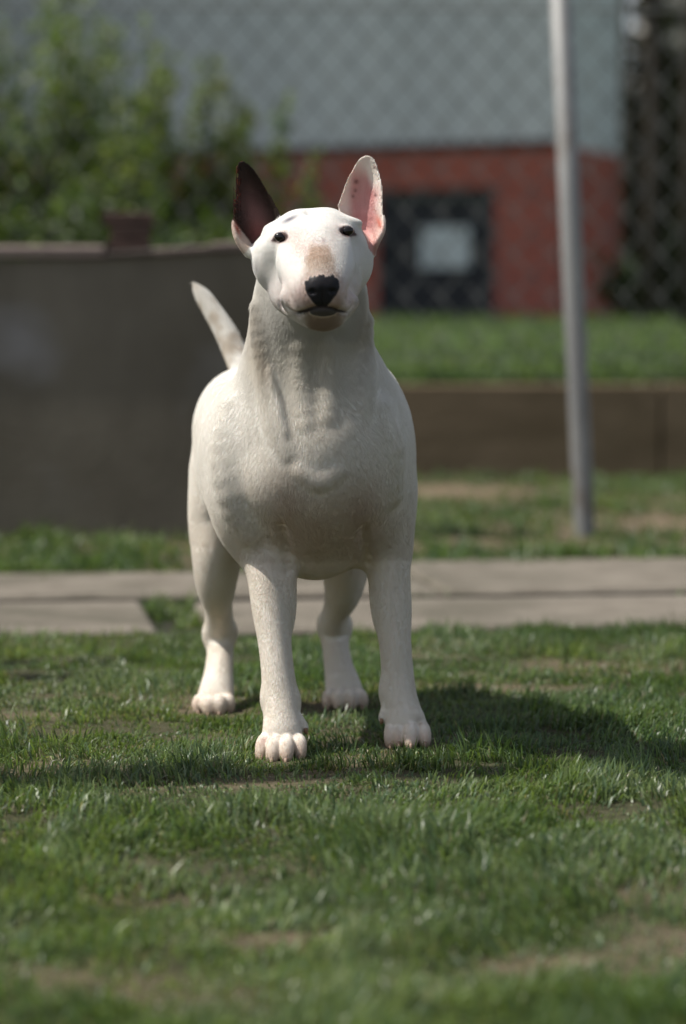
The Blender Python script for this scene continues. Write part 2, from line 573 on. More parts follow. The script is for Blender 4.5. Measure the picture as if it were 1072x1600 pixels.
# left (long) face: brick base with an opening for the door
# door opening from px 588 to 772 on the left face
def along_left(px):
    u = (px - 536) / FPX; # solve (c0 + lF*s).x = u*(30 + y)
    return (u * (30 + c0.y) - c0.x) / (lF.x - u * lF.y)
s0, s1 = along_left(772), along_left(590)
dz1 = W(680, 300, 31.2).z
nL = Vector((-lF.y, lF.x, 0)); nL = -nL if nL.y < 0 else nL
wallbox(c0, lF, nL, s0, -.4, zb, .25).build('brick_wall', bk.m, bld)
wallbox(c0 + lF * s1, lF, nL, 8.5 - s1, -.4, zb, .25).build('brick_wall', bk.m, bld)
wallbox(c0 + lF * s0, lF, nL, s1 - s0, dz1, zb, .25).build('brick_wall', bk.m, bld)
wallbox(c0 - lF * .0, lF, nL, 8.5, zb, zt, .18).build('rendered_wall', ucol.m, bld)
nR = Vector((-rF.y, rF.x, 0)); nR = -nR if nR.x > 0 else nR
LR = 2.3
wallbox(c0 + rF * .003 + Vector((.004, -.004, 0)), rF, nR, LR, -.4, zb - .002, .25).build('brick_wall', bk.m, bld)
wallbox(c0 + Vector((.004, -.004, 0)), rF, nR, LR, zb + .001, zt - .002, .2).build('rendered_wall', ucol.m, bld)
trim = noisy_mat('dark_trim', (.07, .04, .035), (.10, .06, .05), 4, .8, .2)
wallbox(c0 - nL * .04, lF, nL, 8.5, zb - .03, zb + .04, .035).build('sill_band', trim, bld)
gray = noisy_mat('rain_pipe_paint', (.14, .11, .08), (.20, .16, .11), 5, .7, .1)
e_ = c0 + rF * (LR + .06)
MB().tube([(e_.x, e_.y - .05, -.2), (e_.x, e_.y - .05, zt)], .05, 10).build('rain_pipe', gray, bld, True)
roofm = noisy_mat('roof_felt', (.08, .08, .08), (.13, .12, .11), 3, .9, .3)
mb = MB()
P = [c0 + Vector((.06, -.12, 0)), c0 + lF * 8.5 + Vector((-.1, -.12, 0)), c0 + lF * 8.5 + Vector((0, 6, 0)), c0 + rF * 4 + Vector((.6, 2, 0))]
for z in (zt, zt + .2):
    for p in P: mb.v.append((p.x, p.y, z))
mb.f += [(0, 3, 2, 1), (4, 5, 6, 7), (0, 1, 5, 4), (1, 2, 6, 5), (2, 3, 7, 6), (3, 0, 4, 7)]
mb.build('roof', roofm, bld)
# the dark door with its pale notice board
dk = noisy_mat('dark_door', (.010, .012, .018), (.020, .022, .030), 3, .45, .15, spec=.4)
fr = noisy_mat('door_frame_paint', (.035, .040, .045), (.06, .065, .07), 3, .6, .1)
door = wallbox(c0 + lF * (s0 + .08) + nL * .10, lF, nL, s1 - s0 - .16, -.35, dz1 - .09, .06).build('door', dk, bld)
for a, b in ((s0, s0 + .08), (s1 - .08, s1)):
    wallbox(c0 + lF * (a + .002) + nL * .03, lF, nL, b - a - .004, -.35, dz1 - .002, .10).build('door_frame', fr, door)
wallbox(c0 + lF * (s0 + .08) + nL * .03, lF, nL, s1 - s0 - .16, dz1 - .085, dz1 - .002, .10).build('door_frame', fr, door)
# bars of the door
for t in (.33, .66):
    a = s0 + .08 + (s1 - s0 - .16) * t
    wallbox(c0 + lF * a + nL * .075, lF, nL, .03, -.34, dz1 - .10, .022).build('glazing_bar', fr, door)
pan = NT('pale_pane'); pan.set(pan.ramp(pan.noise(3, 3), [(.3, (.62, .68, .69)), (.7, (.74, .80, .80))]), .5, .4)
sa, sb = along_left(731), along_left(655)
za, zc = W(694, 420, 30.9).z, W(694, 356, 30.9).z
wallbox(c0 + lF * sa + nL * .035, lF, nL, sb - sa, za, zc, .03).build('notice', pan.m, door)

# ------------------------------------------------------------------ foliage
def leaf_cloud(name, centers, radii, n, size, cols, parent, mat_, seed=1, up=.2, blobs=None):
    """n little folded leaves scattered through ellipsoids, denser near their outside"""
    r = np.random.default_rng(seed)
    centers = np.asarray(centers, float); radii = np.asarray(radii, float)
    vol = radii.prod(1) ** .8; k = r.choice(len(centers), n, p=vol / vol.sum())
    d = r.normal(size=(n, 3)); d /= np.linalg.norm(d, axis=1)[:, None]
    rad = r.uniform(.25, 1, n) ** .6
    P = centers[k] + d * radii[k] * rad[:, None]
    P += (np.stack([vnoise(P, 4, 1), vnoise(P, 4, 7), vnoise(P, 4, 13)], 1) - .5) * .25 * radii[k]
    nrm = r.normal(size=(n, 3)) + d * .7 + np.array((0, 0, .6)); nrm /= np.linalg.norm(nrm, axis=1)[:, None]
    t = r.normal(size=(n, 3)) + np.array((0, 0, up)); t -= nrm * (t * nrm).sum(1)[:, None]; t /= np.linalg.norm(t, axis=1)[:, None]
    b = np.cross(nrm, t)
    L = (size * r.uniform(.6, 1.3, n))[:, None]; Wd = L * r.uniform(.32, .5, n)[:, None]
    V = np.stack([P - t * L * .5, P + b * Wd * .5 + nrm * L * .08, P + t * L * .5, P - b * Wd * .5 + nrm * L * .08], 1).reshape(-1, 3)
    i = np.arange(n) * 4
    F = np.concatenate([np.stack([i, i + 1, i + 2], 1), np.stack([i, i + 2, i + 3], 1)])
    me = np_mesh(name, V, F)
    cl = np.asarray(cols, float); c = cl[r.integers(0, len(cl), n)] * r.uniform(.7, 1.25, (n, 1))
    set_color(me, np.repeat(c, 4, axis=0))
    o = link(name, me, parent, mat_)
    o['kind'] = 'stuff'
    return o
leafm = leaf_mat('broad_leaf', rough=.42, trans=.38)
barkm = noisy_mat('bark', (.020, .017, .014), (.045, .036, .028), 14, .95, .8, 30, .02, stretch=(1, 1, .25))

def shrub(label, px, Y, h, wid, n, cols, seed, group=None, z0=None, lobes=9, name='shrub', size=.055, xy=None, spread=.30):
    """many upright shoots from one foot, leaves scattered along each"""
    r = random.Random(seed)
    x = (px - 536) / FPX * Y
    if xy: x, Y = xy
    z0 = z0 if z0 is not None else float(terrace_z(np.array([x]), np.array([Y]))[0])
    root = empty(name, (x, Y, z0)); tag(root, label, 'shrub', group)
    cs = []; rs = []
    mb = MB()
    for i in range(lobes * 3):
        a = r.uniform(-1, 1); hh = h * r.uniform(.50, 1.0) * (1 - .38 * a * a)
        bx, by = a * wid, r.uniform(-.5, .5) * wid
        sw_ = r.uniform(-.08, .08)
        P_ = [Vector((bx * .15, by * .15, -.05)), Vector((bx * .6, by * .6, hh * .35)), Vector((bx * .9 + sw_ * .5, by * .9, hh * .7)), Vector((bx + sw_, by, hh))]
        mb.tube(P_, [.014, .010, .006, .002], 5)
        for t in (.25, .45, .62, .78, .90, 1.0):
            q = wid * spread * r.uniform(.6, 1.1) * (1.25 - .85 * t)
            k_ = t * 3; j = min(int(k_), 2); p = P_[j].lerp(P_[j + 1], k_ - j)
            cs.append((p.x + r.uniform(-.05, .05), p.y, p.z)); rs.append((q, q, q * 1.3 + .03))
    mb.build('stem', barkm, root)
    leaf_cloud('foliage', cs, rs, n, size, cols, root, leafm, seed, up=.9)
    return root
GR = [(.170, .235, .065), (.135, .205, .062), (.23, .285, .080), (.110, .170, .055), (.28, .320, .10)]
LG = [(.110, .165, .050), (.085, .140, .045), (.15, .200, .06)]
GR2 = [(.20, .24, .07), (.16, .21, .06), (.25, .27, .08)]
shrub('large leafy green shrub at the left end behind the fence', 30, 12.0, 1.72, .66, 12500, GR, 3, lobes=11)
shrub('tall leafy shrub right of the large left one, behind the fence', 190, 12.3, 1.55, .55, 9500, GR, 5, lobes=9)
shrub('leafy shrub in the middle of the row behind the fence', 310, 12.15, 1.35, .40, 6500, GR2, 6, lobes=7)
shrub('smaller leafy shrub nearest the dog, behind the fence', 400, 12.2, 1.20, .38, 5600, GR, 8, lobes=6)
shrub('low dense shrub under the brick stack, behind the wall', 130, 11.5, .85, .52, 5200, LG, 11, lobes=9)
shrub('low shrub beside the black ear, behind the wall', 320, 11.6, .74, .42, 4200, LG, 14, lobes=8)

# trees right of the building
def tree(label, px, Y, h, tr, crown, n, cols, seed, z0=None, size=.10, lean=0, group=None, x=None, y=None, crown_h=(.5, 1.0), name='tree'):
    r = random.Random(seed)
    if x is None: x = (px - 536) / FPX * Y
    z0 = z0 if z0 is not None else float(terrace_z(np.array([x]), np.array([Y]))[0])
    root = empty(name, (x, Y, z0)); tag(root, label, 'tree', group)
    mb = MB()
    mb.tube([(0, 0, -.15), (lean * .2, 0, h * .25), (lean * .6, .03, h * .6), (lean, 0, h * .9)], [tr * 1.25, tr, tr * .75, tr * .3], 12)
    mb.build('trunk', barkm, root, True)
    cs = []; rs = []; lb = MB()
    for i in range(16):
        a = r.uniform(0, 2 * PI); t = r.uniform(*crown_h); R_ = crown * r.uniform(.3, 1)
        s_ = Vector((lean * t * .8, 0, h * t * .72)); e = Vector((lean + math.cos(a) * R_, math.sin(a) * R_, h * t * 1.0))
        lb.tube([s_, s_ * .5 + e * .5 + Vector((0, 0, .04 * h)), e], [tr * .34, tr * .2, tr * .06], 6)
        q = crown * r.uniform(.28, .5)
        cs.append(tuple(e)); rs.append((q, q, q * .7))
    lb.build('limb', barkm, root)
    leaf_cloud('crown', cs, rs, n, size, cols, root, leafm, seed)
    return root
DG = [(.050, .075, .028), (.070, .100, .030), (.09, .11, .04), (.04, .06, .024)]
tree('dark-trunked tree just right of the building corner', 1019, 27, 5.6, .095, 1.1, 2200, DG, 21, size=.13, crown_h=(.80, 1.05))
tree('dark trunk at the right edge of the photo behind the fence', 1078, 24, 5.8, .075, 1.0, 2000, DG, 23, size=.13, crown_h=(.82, 1.05))
shrub('olive green bush between the two dark trunks', 1062, 33, 4.7, .80, 22000, [(.12, .14, .05), (.16, .18, .05), (.13, .12, .07), (.17, .14, .09)], 25, name='bush', lobes=12, size=.13)
shrub('narrow olive bush close beside the brick building corner', 1014, 34.5, 4.6, .32, 7000, [(.10, .12, .05), (.13, .14, .05), (.10, .09, .05)], 45, name='bush', lobes=9, size=.13)
shrub('olive bush beyond the right edge of the building', 1120, 36, 3.4, 1.0, 8000, [(.045, .055, .022), (.06, .075, .02), (.05, .05, .03)], 27, name='bush', lobes=12, size=.12)
shrub('low dark bush at the foot of the building corner', 1045, 28.5, .95, .7, 5000, DG, 29, name='bush', lobes=8, size=.08)
# a far house whose wall shows pale above the bush
hs = empty('far_house', (9.55, 62, 1.2)); tag(hs, 'pale far house wall seen above the bush, top right corner', 'house')
pw = noisy_mat('far_plaster', (.52, .47, .44), (.60, .55, .51), 1.2, .9, .1)
mb = MB(); mb.box(-2.5, 5, 0, 6, -.5, 9.0); mb.build('wall', pw, hs)
mb = MB(); b0 = len(mb.v); mb.v += [(-3, -.6, 9.0), (5.5, -.6, 9.0), (5.5, 6.6, 9.0), (-3, 6.6, 9.0), (-3, 3, 11.4), (5.5, 3, 11.4)]
mb.f += [(0, 1, 5, 4), (2, 3, 4, 5), (0, 4, 3), (1, 2, 5), (0, 3, 2, 1)]
mb.build('roof', noisy_mat('far_tiles', (.16, .06, .04), (.22, .09, .06), 4, .9, .2), hs)
# tall house added out of view on the left to shade the brick building
nh = empty('shading_house', (-9.8, 35.5, .8)); tag(nh, 'tall plain house added unseen left of the frame to shade the brick building', 'house')
mb = MB(); mb.box(-3.2, 3.2, -8.5, 7.5, -.6, 19.6); mb.build('wall', pw, nh)
mb = MB(); mb.v += [(-3.6, -8.9, 19.6), (3.6, -8.9, 19.6), (3.6, 7.9, 19.6), (-3.6, 7.9, 19.6), (0, -8.9, 21.4), (0, 7.9, 21.4)]
mb.f += [(0, 1, 4), (2, 3, 5), (1, 2, 5, 4), (3, 0, 4, 5), (0, 3, 2, 1)]
mb.build('roof', noisy_mat('house_tiles', (.14, .06, .045), (.20, .09, .06), 4, .9, .2), nh)
for zz in (1.2, 4.2, 7.2, 10.2, 13.2, 16.2):
    for yy in (-6.5, -2.2, 2.2, 6.5):
        mb = MB(); mb.box(3.19, 3.23, yy - .6, yy + .6, zz, zz + 1.5); w0 = mb.build('window', fr, nh)
        mb = MB(); mb.box(3.225, 3.24, yy - .5, yy + .5, zz + .1, zz + 1.4); mb.build('pane', dk, w0)
# a far wooded rise closes the horizon
hm_, hx, hy = grid_mesh('hill', np.linspace(-160, 160, 90), np.linspace(110, 230, 24), lambda x, y: .5 + 9 * sstep(110, 200, y) + 3.0 * fbm(np.stack([x, y], 1), .05, 2))
tag(link('hill', hm_, None, noisy_mat('wooded_rise', (.025, .045, .018), (.05, .075, .025), .25, .95, .8, 1.2, .5)), kind='structure')

# things left of the frame whose shade falls on the lawn
def sun_base(gx_, gy_, h):
    """where a thing at height h must stand to shade ground point (gx, gy)"""
    k = h / math.tan(SUN_EL)
    d = np.array((math.sin(SUN_AZ), math.cos(SUN_AZ)))
    return gx_ + d[0] * k, gy_ + d[1] * k
sp = empty('wooden_post', (-2.05, 3.17, 0))
tag(sp, 'round wooden post standing on the lawn just left of the frame', 'post')
MB().tube([(0, 0, -.2), (0, 0, 1.2), (.01, 0, 3.4)], [.066, .064, .058], 14).build('pole', barkm, sp, True)
MB().tube([(.01, 0, 3.395), (.01, 0, 3.43)], [.056, .030], 14).build('cap', barkm, sp)
shrub('round garden shrub on the lawn left of the frame', 0, 0, 1.75, .34, 4200, GR, 37, z0=0, xy=(-1.55, 4.30), name='shrub', lobes=7, size=.05)

# ------------------------------------------------------------------ the dog: signed distance field on a graded grid
def axis_samples(segs):
    out = []
    for a, b, h in segs:
        n = max(1, int(round((b - a) / h)))
        out += list(np.linspace(a, b, n, endpoint=False))
    out.append(segs[-1][1])
    return np.array(out, dtype=np.float64)

GX = axis_samples([(-0.25, -0.125, 0.003), (-0.125, 0.125, 0.0016)])
GY = axis_samples([(3.215, 3.52, 0.0017), (3.52, 3.86, 0.0032), (3.86, 4.15, 0.0034)])
GZ = axis_samples([(-0.012, 0.07, 0.0017), (0.07, 0.5, 0.0034), (0.5, 0.762, 0.0016)])
SHAPE = (len(GX), len(GY), len(GZ))
VOL = np.full(SHAPE, 1.0, dtype=np.float32)


def sub_box(lo, hi):
    i0 = [int(np.searchsorted(g, l)) for g, l in zip((GX, GY, GZ), lo)]
    i1 = [int(np.searchsorted(g, h)) for g, h in zip((GX, GY, GZ), hi)]
    if any(b - a < 1 for a, b in zip(i0, i1)): return None, None
    sl = tuple(slice(a, b) for a, b in zip(i0, i1))
    P = (GX[sl[0]].astype(np.float32)[:, None, None], GY[sl[1]].astype(np.float32)[None, :, None], GZ[sl[2]].astype(np.float32)[None, None, :])
    return sl, P


def smin(a, b, k):
    h = np.maximum(k - np.abs(a - b), 0) / k
    return np.minimum(a, b) - h * h * k * 0.25


def combine(sl, d, k, mode='add'):
    v = VOL[sl]
    if mode == 'add': VOL[sl] = smin(v, d, k)
    elif mode == 'cut': VOL[sl] = -smin(-v, d, k)
    elif mode == 'groove':      # pushes the surface in where the shape passes: d in 0..1 weights
        VOL[sl] = v + d


def ell_d(P, c, r, R=None):
    x = P[0] - c[0]; y = P[1] - c[1]; z = P[2] - c[2]
    if R is not None:
        x, y, z = (R[0][0] * x + R[0][1] * y + R[0][2] * z, R[1][0] * x + R[1][1] * y + R[1][2] * z, R[2][0] * x + R[2][1] * y + R[2][2] * z)
    k0 = np.sqrt((x / r[0]) ** 2 + (y / r[1]) ** 2 + (z / r[2]) ** 2)
    k1 = np.sqrt((x / r[0] ** 2) ** 2 + (y / r[1] ** 2) ** 2 + (z / r[2] ** 2) ** 2) + 1e-9
    return (k0 * (k0 - 1) / k1).astype(np.float32)


def frame(axis, up=(0, 0, 1)):
    """rows: local x, y, z with z along axis"""
    a = Vector(axis).normalized(); u = Vector(up)
    x = u.cross(a).normalized(); y = a.cross(x)
    return [tuple(x), tuple(y), tuple(a)]


def ell(c, r, k=0.02, R=None, mode='add'):
    m = max(r) + k + 0.006
    sl, P = sub_box([c[i] - m for i in range(3)], [c[i] + m for i in range(3)])
    if sl is None: return
    combine(sl, ell_d(P, c, r, R), k, mode)


def catmull(S, n=4):
    S = [np.asarray(s, dtype=float) for s in S]
    S = [2 * S[0] - S[1]] + S + [2 * S[-1] - S[-2]]
    out = []
    for i in range(1, len(S) - 2):
        p0, p1, p2, p3 = S[i - 1:i + 3]
        for j in range(n):
            t = j / n
            out.append(0.5 * (2 * p1 + (p2 - p0) * t + (2 * p0 - 5 * p1 + 4 * p2 - p3) * t * t + (3 * p1 - p0 - 3 * p2 + p3) * t ** 3))
    out.append(S[-2])
    return out


def tube(S, k=0.02, ref=(1, 0, 0), n=4, mode='add'):
    """stations (x, y, z, ra, rb): ra along ref, rb across it"""
    T = catmull(S, n) if n > 1 else [np.asarray(s, float) for s in S]
    for s in T: s[3:] = np.maximum(s[3:], 0.0015)
    A = np.array(T); m = A[:, 3:].max() + k + 0.006
    sl, P = sub_box(A[:, :3].min(0) - m, A[:, :3].max(0) + m)
    if sl is None: return
    shp = tuple(s.stop - s.start for s in sl)
    D = np.full(shp, 1.0, dtype=np.float32)
    lo = [s.start for s in sl]
    for a, b in zip(T[:-1], T[1:]):
        mm = max(a[3:].max(), b[3:].max()) + k + 0.006
        s2, Q = sub_box(np.minimum(a[:3], b[:3]) - mm, np.maximum(a[:3], b[:3]) + mm)
        if s2 is None: continue
        loc = tuple(slice(max(s.start - l, 0), s.stop - l) for s, l in zip(s2, lo))
        ax = b[:3] - a[:3]; L = np.linalg.norm(ax)
        if L < 1e-6: continue
        ax = ax / L
        r = np.asarray(ref, float); e1 = r - ax * r.dot(ax); e1 /= np.linalg.norm(e1); e2 = np.cross(ax, e1)
        x = Q[0] - a[0]; y = Q[1] - a[1]; z = Q[2] - a[2]
        w = x * ax[0] + y * ax[1] + z * ax[2]
        t = np.clip(w / L, 0, 1)
        u = x * e1[0] + y * e1[1] + z * e1[2]
        v = x * e2[0] + y * e2[1] + z * e2[2]
        w = w - t * L
        ra = a[3] + (b[3] - a[3]) * t; rb = a[4] + (b[4] - a[4]) * t; rc = np.minimum(ra, rb)
        k0 = np.sqrt((u / ra) ** 2 + (v / rb) ** 2 + (w / rc) ** 2)
        k1 = np.sqrt((u / ra ** 2) ** 2 + (v / rb ** 2) ** 2 + (w / rc ** 2) ** 2) + 1e-9
        d = (k0 * (k0 - 1) / k1).astype(np.float32)
        D[loc] = smin(D[loc], d, .003)
    combine(sl, D, k, mode)


def pst(px, py, Y, ra, rb):
    p = at(px, py, Y)
    return (p[0], p[1], p[2], ra, rb)


def sample(p):
    """trilinear field value at one point"""
    idx = []; fr = []
    for g, c in zip((GX, GY, GZ), p):
        i = int(np.clip(np.searchsorted(g, c) - 1, 0, len(g) - 2)); idx.append(i); fr.append((c - g[i]) / (g[i + 1] - g[i]))
    i, j, k = idx; V = VOL[i:i + 2, j:j + 2, k:k + 2]
    V = V[0] * (1 - fr[0]) + V[1] * fr[0]; V = V[0] * (1 - fr[1]) + V[1] * fr[1]
    return V[0] * (1 - fr[2]) + V[1] * fr[2]


def surf(px, py, Y0=3.2, Y1=4.1):
    """first surface point behind a photo pixel"""
    Y = Y0; prev = 1
    while Y < Y1:
        v = sample(at(px, py, Y))
        if v < 0:
            a, b = Y - 0.003, Y
            for _ in range(12):
                m = (a + b) / 2
                if sample(at(px, py, m)) < 0: b = m
                else: a = m
            return at(px, py, b)
        Y += 0.003
    return at(px, py, 3.5)


# --- trunk
tube([(-.020, 3.515, .388, .060, .075), (-.026, 3.56, .378, .098, .118), (-.036, 3.64, .360, .118, .149),
      (-.050, 3.74, .360, .125, .144), (-.070, 3.84, .372, .116, .119), (-.092, 3.93, .388, .104, .092), (-.105, 4.00, .392, .082, .078)],
     k=0.03, ref=(1, 0, 0), n=9)
ell((-.145, 3.935, .392), (.064, .095, .083), 0.03)           # rump, near side
ell((-.065, 3.945, .392), (.062, .090, .080), 0.03)
# --- neck
tube([pst(487, 420, 3.505, .062, .055), pst(485, 480, 3.525, .0715, .068), pst(481, 540, 3.55, .076, .080),
      pst(486, 605, 3.575, .094, .100), pst(492, 670, 3.60, .112, .115)], k=0.035)
# --- shoulders and upper arms
ell(at(392, 745, 3.605), (.058, .080, .105), 0.045)
ell(at(583, 755, 3.62), (.048, .078, .100), 0.03)
ell(at(378, 700, 3.68), (.062, .085, .100), 0.03)
ell(at(578, 690, 3.66), (.048, .080, .095), 0.03)
# prosternum and pectorals
ell(at(500, 712, 3.507), (.055, .030, .045), 0.03)
ell(at(447, 752, 3.520), (.042, .036, .045), 0.025)
ell(at(553, 752, 3.530), (.040, .036, .045), 0.025)
ell(at(492, 850, 3.60), (.046, .040, .042), 0.022)
ell(at(500, 800, 3.575), (.040, .035, .045), 0.025)

# --- front legs
FL = [pst(398, 770, 3.61, .050, .062), pst(414, 850, 3.60, .036, .046), pst(419, 890, 3.575, .0285, .034), pst(424, 950, 3.555, .0250, .027),
      pst(429, 1000, 3.54, .0210, .0235), pst(434, 1050, 3.525, .0205, .0225), pst(438, 1088, 3.515, .0222, .0235),
      pst(440, 1120, 3.500, .0222, .0215), pst(441, 1146, 3.486, .0245, .0190), pst(441, 1163, 3.482, .0240, .0140)]
FR = [pst(598, 775, 3.63, .040, .060), pst(605, 850, 3.63, .033, .045), pst(608, 890, 3.62, .0275, .034), pst(613, 950, 3.61, .0250, .028),
      pst(617, 1000, 3.60, .0207, .0240), pst(621, 1050, 3.595, .0205, .0230), pst(623, 1082, 3.59, .0220, .0240),
      pst(628, 1110, 3.580, .0235, .0225), pst(634, 1129, 3.570, .0255, .0190), pst(637, 1143, 3.568, .0250, .0140)]
FL = FL[:2] + [(*s[:3], s[3] * .965, s[4]) for s in FL[2:]]
FR = FR[:2] + [(*s[:3], s[3] * .965, s[4]) for s in FR[2:]]
tube(FL, k=0.022, n=6); tube(FR, k=0.022, n=6)
# --- hind legs
RL = [pst(342, 740, 3.925, .040, .100), pst(339, 810, 3.915, .0385, .084), pst(339, 865, 3.895, .0335, .064), pst(338, 905, 3.905, .0275, .045),
      pst(341, 940, 3.965, .0190, .032), pst(343, 985, 4.012, .0195, .026), pst(344, 1015, 4.000, .0172, .0190),
      pst(342, 1050, 3.965, .0190, .0175), pst(339, 1076, 3.938, .0225, .0180), pst(336, 1093, 3.918, .0245, .0140)]
RR = [pst(548, 800, 3.93, .045, .090), pst(541, 860, 3.91, .036, .070), pst(539, 897, 3.915, .0290, .050), pst(535, 922, 3.94, .0235, .038),
      pst(526, 948, 3.985, .0168, .030), pst(523, 980, 4.028, .0205, .026), pst(524, 1006, 4.018, .0180, .0190),
      pst(529, 1040, 3.985, .0190, .0175), pst(535, 1066, 3.958, .0230, .0180), pst(539, 1084, 3.938, .0255, .0140)]
tube(RL, k=0.025, n=14); tube(RR, k=0.025, n=14)
ell(at(325, 992, 4.01), (.0070, .014, .014), 0.012)
ell(at(362, 988, 4.01), (.0080, .012, .013), 0.012)
ell(at(505, 975, 4.03), (.0080, .012, .014), 0.012)
ell(at(541, 978, 4.03), (.0080, .012, .013), 0.012)
# wrist knobs, forearm sinew
ell(at(459, 1098, 3.515), (.0065, .009, .013), 0.012)
ell(at(418, 1092, 3.515), (.0065, .009, .013), 0.012)
ell(at(603, 1080, 3.59), (.0065, .009, .015), 0.012)
ell(at(448, 930, 3.56), (.012, .014, .050), 0.014)
ell(at(597, 930, 3.615), (.012, .014, .045), 0.014)

# --- toes
TOES = []
def toe(px, py0, py1, Y0, Y1, r, lean=0.0):
    a = at(px, py0, Y0); b = at(px + lean, py1, Y1); m = (a + b) / 2 + np.array((0, -.004, .0045))
    r = r * .96
    tube([(*a, r * .80, r * .9), (*m, r * 1.0, r * 1.0), (*b, r * .86, r * .80)], k=0.0032, n=4)
    TOES.append((b, (b - a) / np.linalg.norm(b - a)))
toe(414, 1154, 1182, 3.484, 3.456, .0084, -6)
toe(431, 1157, 1186, 3.470, 3.436, .0090, -6)
toe(449, 1157, 1185, 3.468, 3.436, .0090, -2)
toe(467, 1155, 1180, 3.480, 3.452, .0084, 2)
toe(612, 1137, 1162, 3.572, 3.548, .0084, -2)
toe(625, 1140, 1160, 3.566, 3.542, .0080, -2)
toe(641, 1136, 1162, 3.564, 3.532, .0096, 1)
toe(659, 1135, 1160, 3.570, 3.540, .0088, 5)
toe(313, 1093, 1110, 3.912, 3.893, .0092, -3)
toe(327, 1095, 1112, 3.900, 3.878, .0098, -1)
toe(342, 1095, 1112, 3.900, 3.878, .0098, 1)
toe(356, 1093, 1109, 3.912, 3.893, .0090, 2)
toe(516, 1085, 1102, 3.935, 3.915, .0092, -3)
toe(531, 1087, 1103, 3.922, 3.900, .0098, -1)
toe(547, 1087, 1103, 3.922, 3.900, .0098, 1)
toe(562, 1085, 1102, 3.932, 3.912, .0090, 4)
# dew claws' fleshy root
tube([(*at(464, 1118, 3.50), .005, .006), (*at(474, 1133, 3.497), .0045, .005), (*at(477, 1140, 3.495), .003, .0035)], k=.004)
tube([(*at(603, 1105, 3.58), .005, .006), (*at(598, 1119, 3.575), .0045, .005), (*at(597, 1125, 3.573), .003, .0035)], k=.004)

# --- tail
tube([pst(392, 600, 4.00, .024, .024), pst(374, 565, 4.03, .0172, .0172), pst(354, 522, 4.06, .0150, .0150), pst(333, 487, 4.085, .0125, .0125),
      pst(317, 463, 4.10, .0098, .0098), pst(304, 446, 4.11, .0030, .0030)], k=0.02)

# --- head: its own field, joined to the neck with a tight blend so the jaw keeps its edge
BODYV = VOL
VOL = np.full(SHAPE, 1.0, dtype=np.float32)
HEADC = at(487, 385, 3.45)
ell(at(488.5, 403, 3.455), (.0640, .062, .051), 0.018)                        # braincase
ell(at(469, 366, 3.425), (.0270, .045, .0285), 0.014)                       # two domes of the forehead
ell(at(511, 363, 3.425), (.0275, .045, .0285), 0.014)
ell(at(429, 402, 3.432), (.028, .046, .034), 0.018)                        # cheeks
ell(at(547, 399, 3.432), (.0265, .046, .034), 0.018)
ell(at(443, 420, 3.432), (.030, .046, .033), 0.014)
ell(at(458, 440, 3.385), (.024, .045, .027), 0.016)
ell(at(532, 438, 3.385), (.024, .045, .027), 0.016)
ell(at(539, 418, 3.432), (.030, .046, .033), 0.014)
tube([pst(488, 378, 3.405, .058, .036), pst(492, 395, 3.370, .0530, .040), pst(497, 418, 3.332, .0445, .040),
      pst(501, 440, 3.302, .0390, .038), pst(503, 455, 3.285, .0360, .0335)], k=0.018)       # egg-shaped muzzle
tube([pst(489, 462, 3.42, .052, .030), pst(497, 474, 3.36, .042, .026), pst(503, 486, 3.315, .0320, .0205), pst(505, 492, 3.296, .0240, .0165)], k=0.014)  # jaw
ell(at(462, 466, 3.325), (.0185, .030, .0165), 0.012)                     # flews
ell(at(540, 466, 3.325), (.0180, .030, .0165), 0.012)
ell(at(481, 474, 3.293), (.0160, .017, .0125), 0.010)
ell(at(524, 473, 3.293), (.0160, .017, .0125), 0.010)
VOL = smin(BODYV, VOL, .013)
# brow ridges and hollow between eye and bridge
ell(at(437, 358, 3.402), (.018, .012, .0055), 0.010)
ell(at(543, 348, 3.402), (.018, .012, .0055), 0.010)
ell(at(463, 383, 3.350), (.0075, .020, .0055), 0.010, mode='cut')
ell(at(519, 380, 3.350), (.0075, .020, .0055), 0.010, mode='cut')
tube([(*(at(484, 324, 3.40)), .002, .002), (*(at(486, 335, 3.385)), .0020, .0020)], k=.012, mode='cut')

# --- ears: curved, pointed shells opening towards the front
def ear(rows, Y0, lean, depth, thick, side, twist):
    """rows: (py, left px, right px) of the outline; a sheet hollowed away from the camera"""
    zs = []; ls = []; rs = []
    for py, l, r in rows:
        a = at(l, py, Y0); b = at(r, py, Y0)
        zs.append(a[2]); ls.append(a[0]); rs.append(b[0])
    zs = np.array(zs)[::-1]; ls = np.array(ls)[::-1]; rs = np.array(rs)[::-1]
    sl, P = sub_box((min(ls) - .012, Y0 - .05, zs[0] - .005), (max(rs) + .012, Y0 + .06, zs[-1] + .012))
    z = P[2][0, 0, :]
    zf = np.linspace(zs[0], zs[-1], 60)
    l = np.interp(z, zs, ls)[None, None, :]; r = np.interp(z, zs, rs)[None, None, :]
    c = (l + r) / 2; w = np.maximum((r - l) / 2, 0.0008)
    h = np.clip((z - zs[0]) / (zs[-1] - zs[0]), 0, 1)[None, None, :]
    u = (P[0] - c) / w
    Yc = Y0 + lean * h + depth * (1 - np.clip(np.abs(u), 0, 1.15) ** 2.0) * np.maximum(np.sin(np.clip(h * .85 + .12, 0, 1) * PI), 0) ** .6 * np.clip(w / .022, .25, 1) + twist * u * w
    dn = (np.abs(P[1] - Yc) - thick * (1.15 - .45 * h)) * .72
    du = (np.abs(P[0] - c) - w) * .85
    dz = np.broadcast_to((z - zs[-1])[None, None, :], du.shape)
    d = -smin(-dn, -du, .0040)
    d = -smin(-d, -dz, .003)
    combine(sl, d.astype(np.float32), .007)

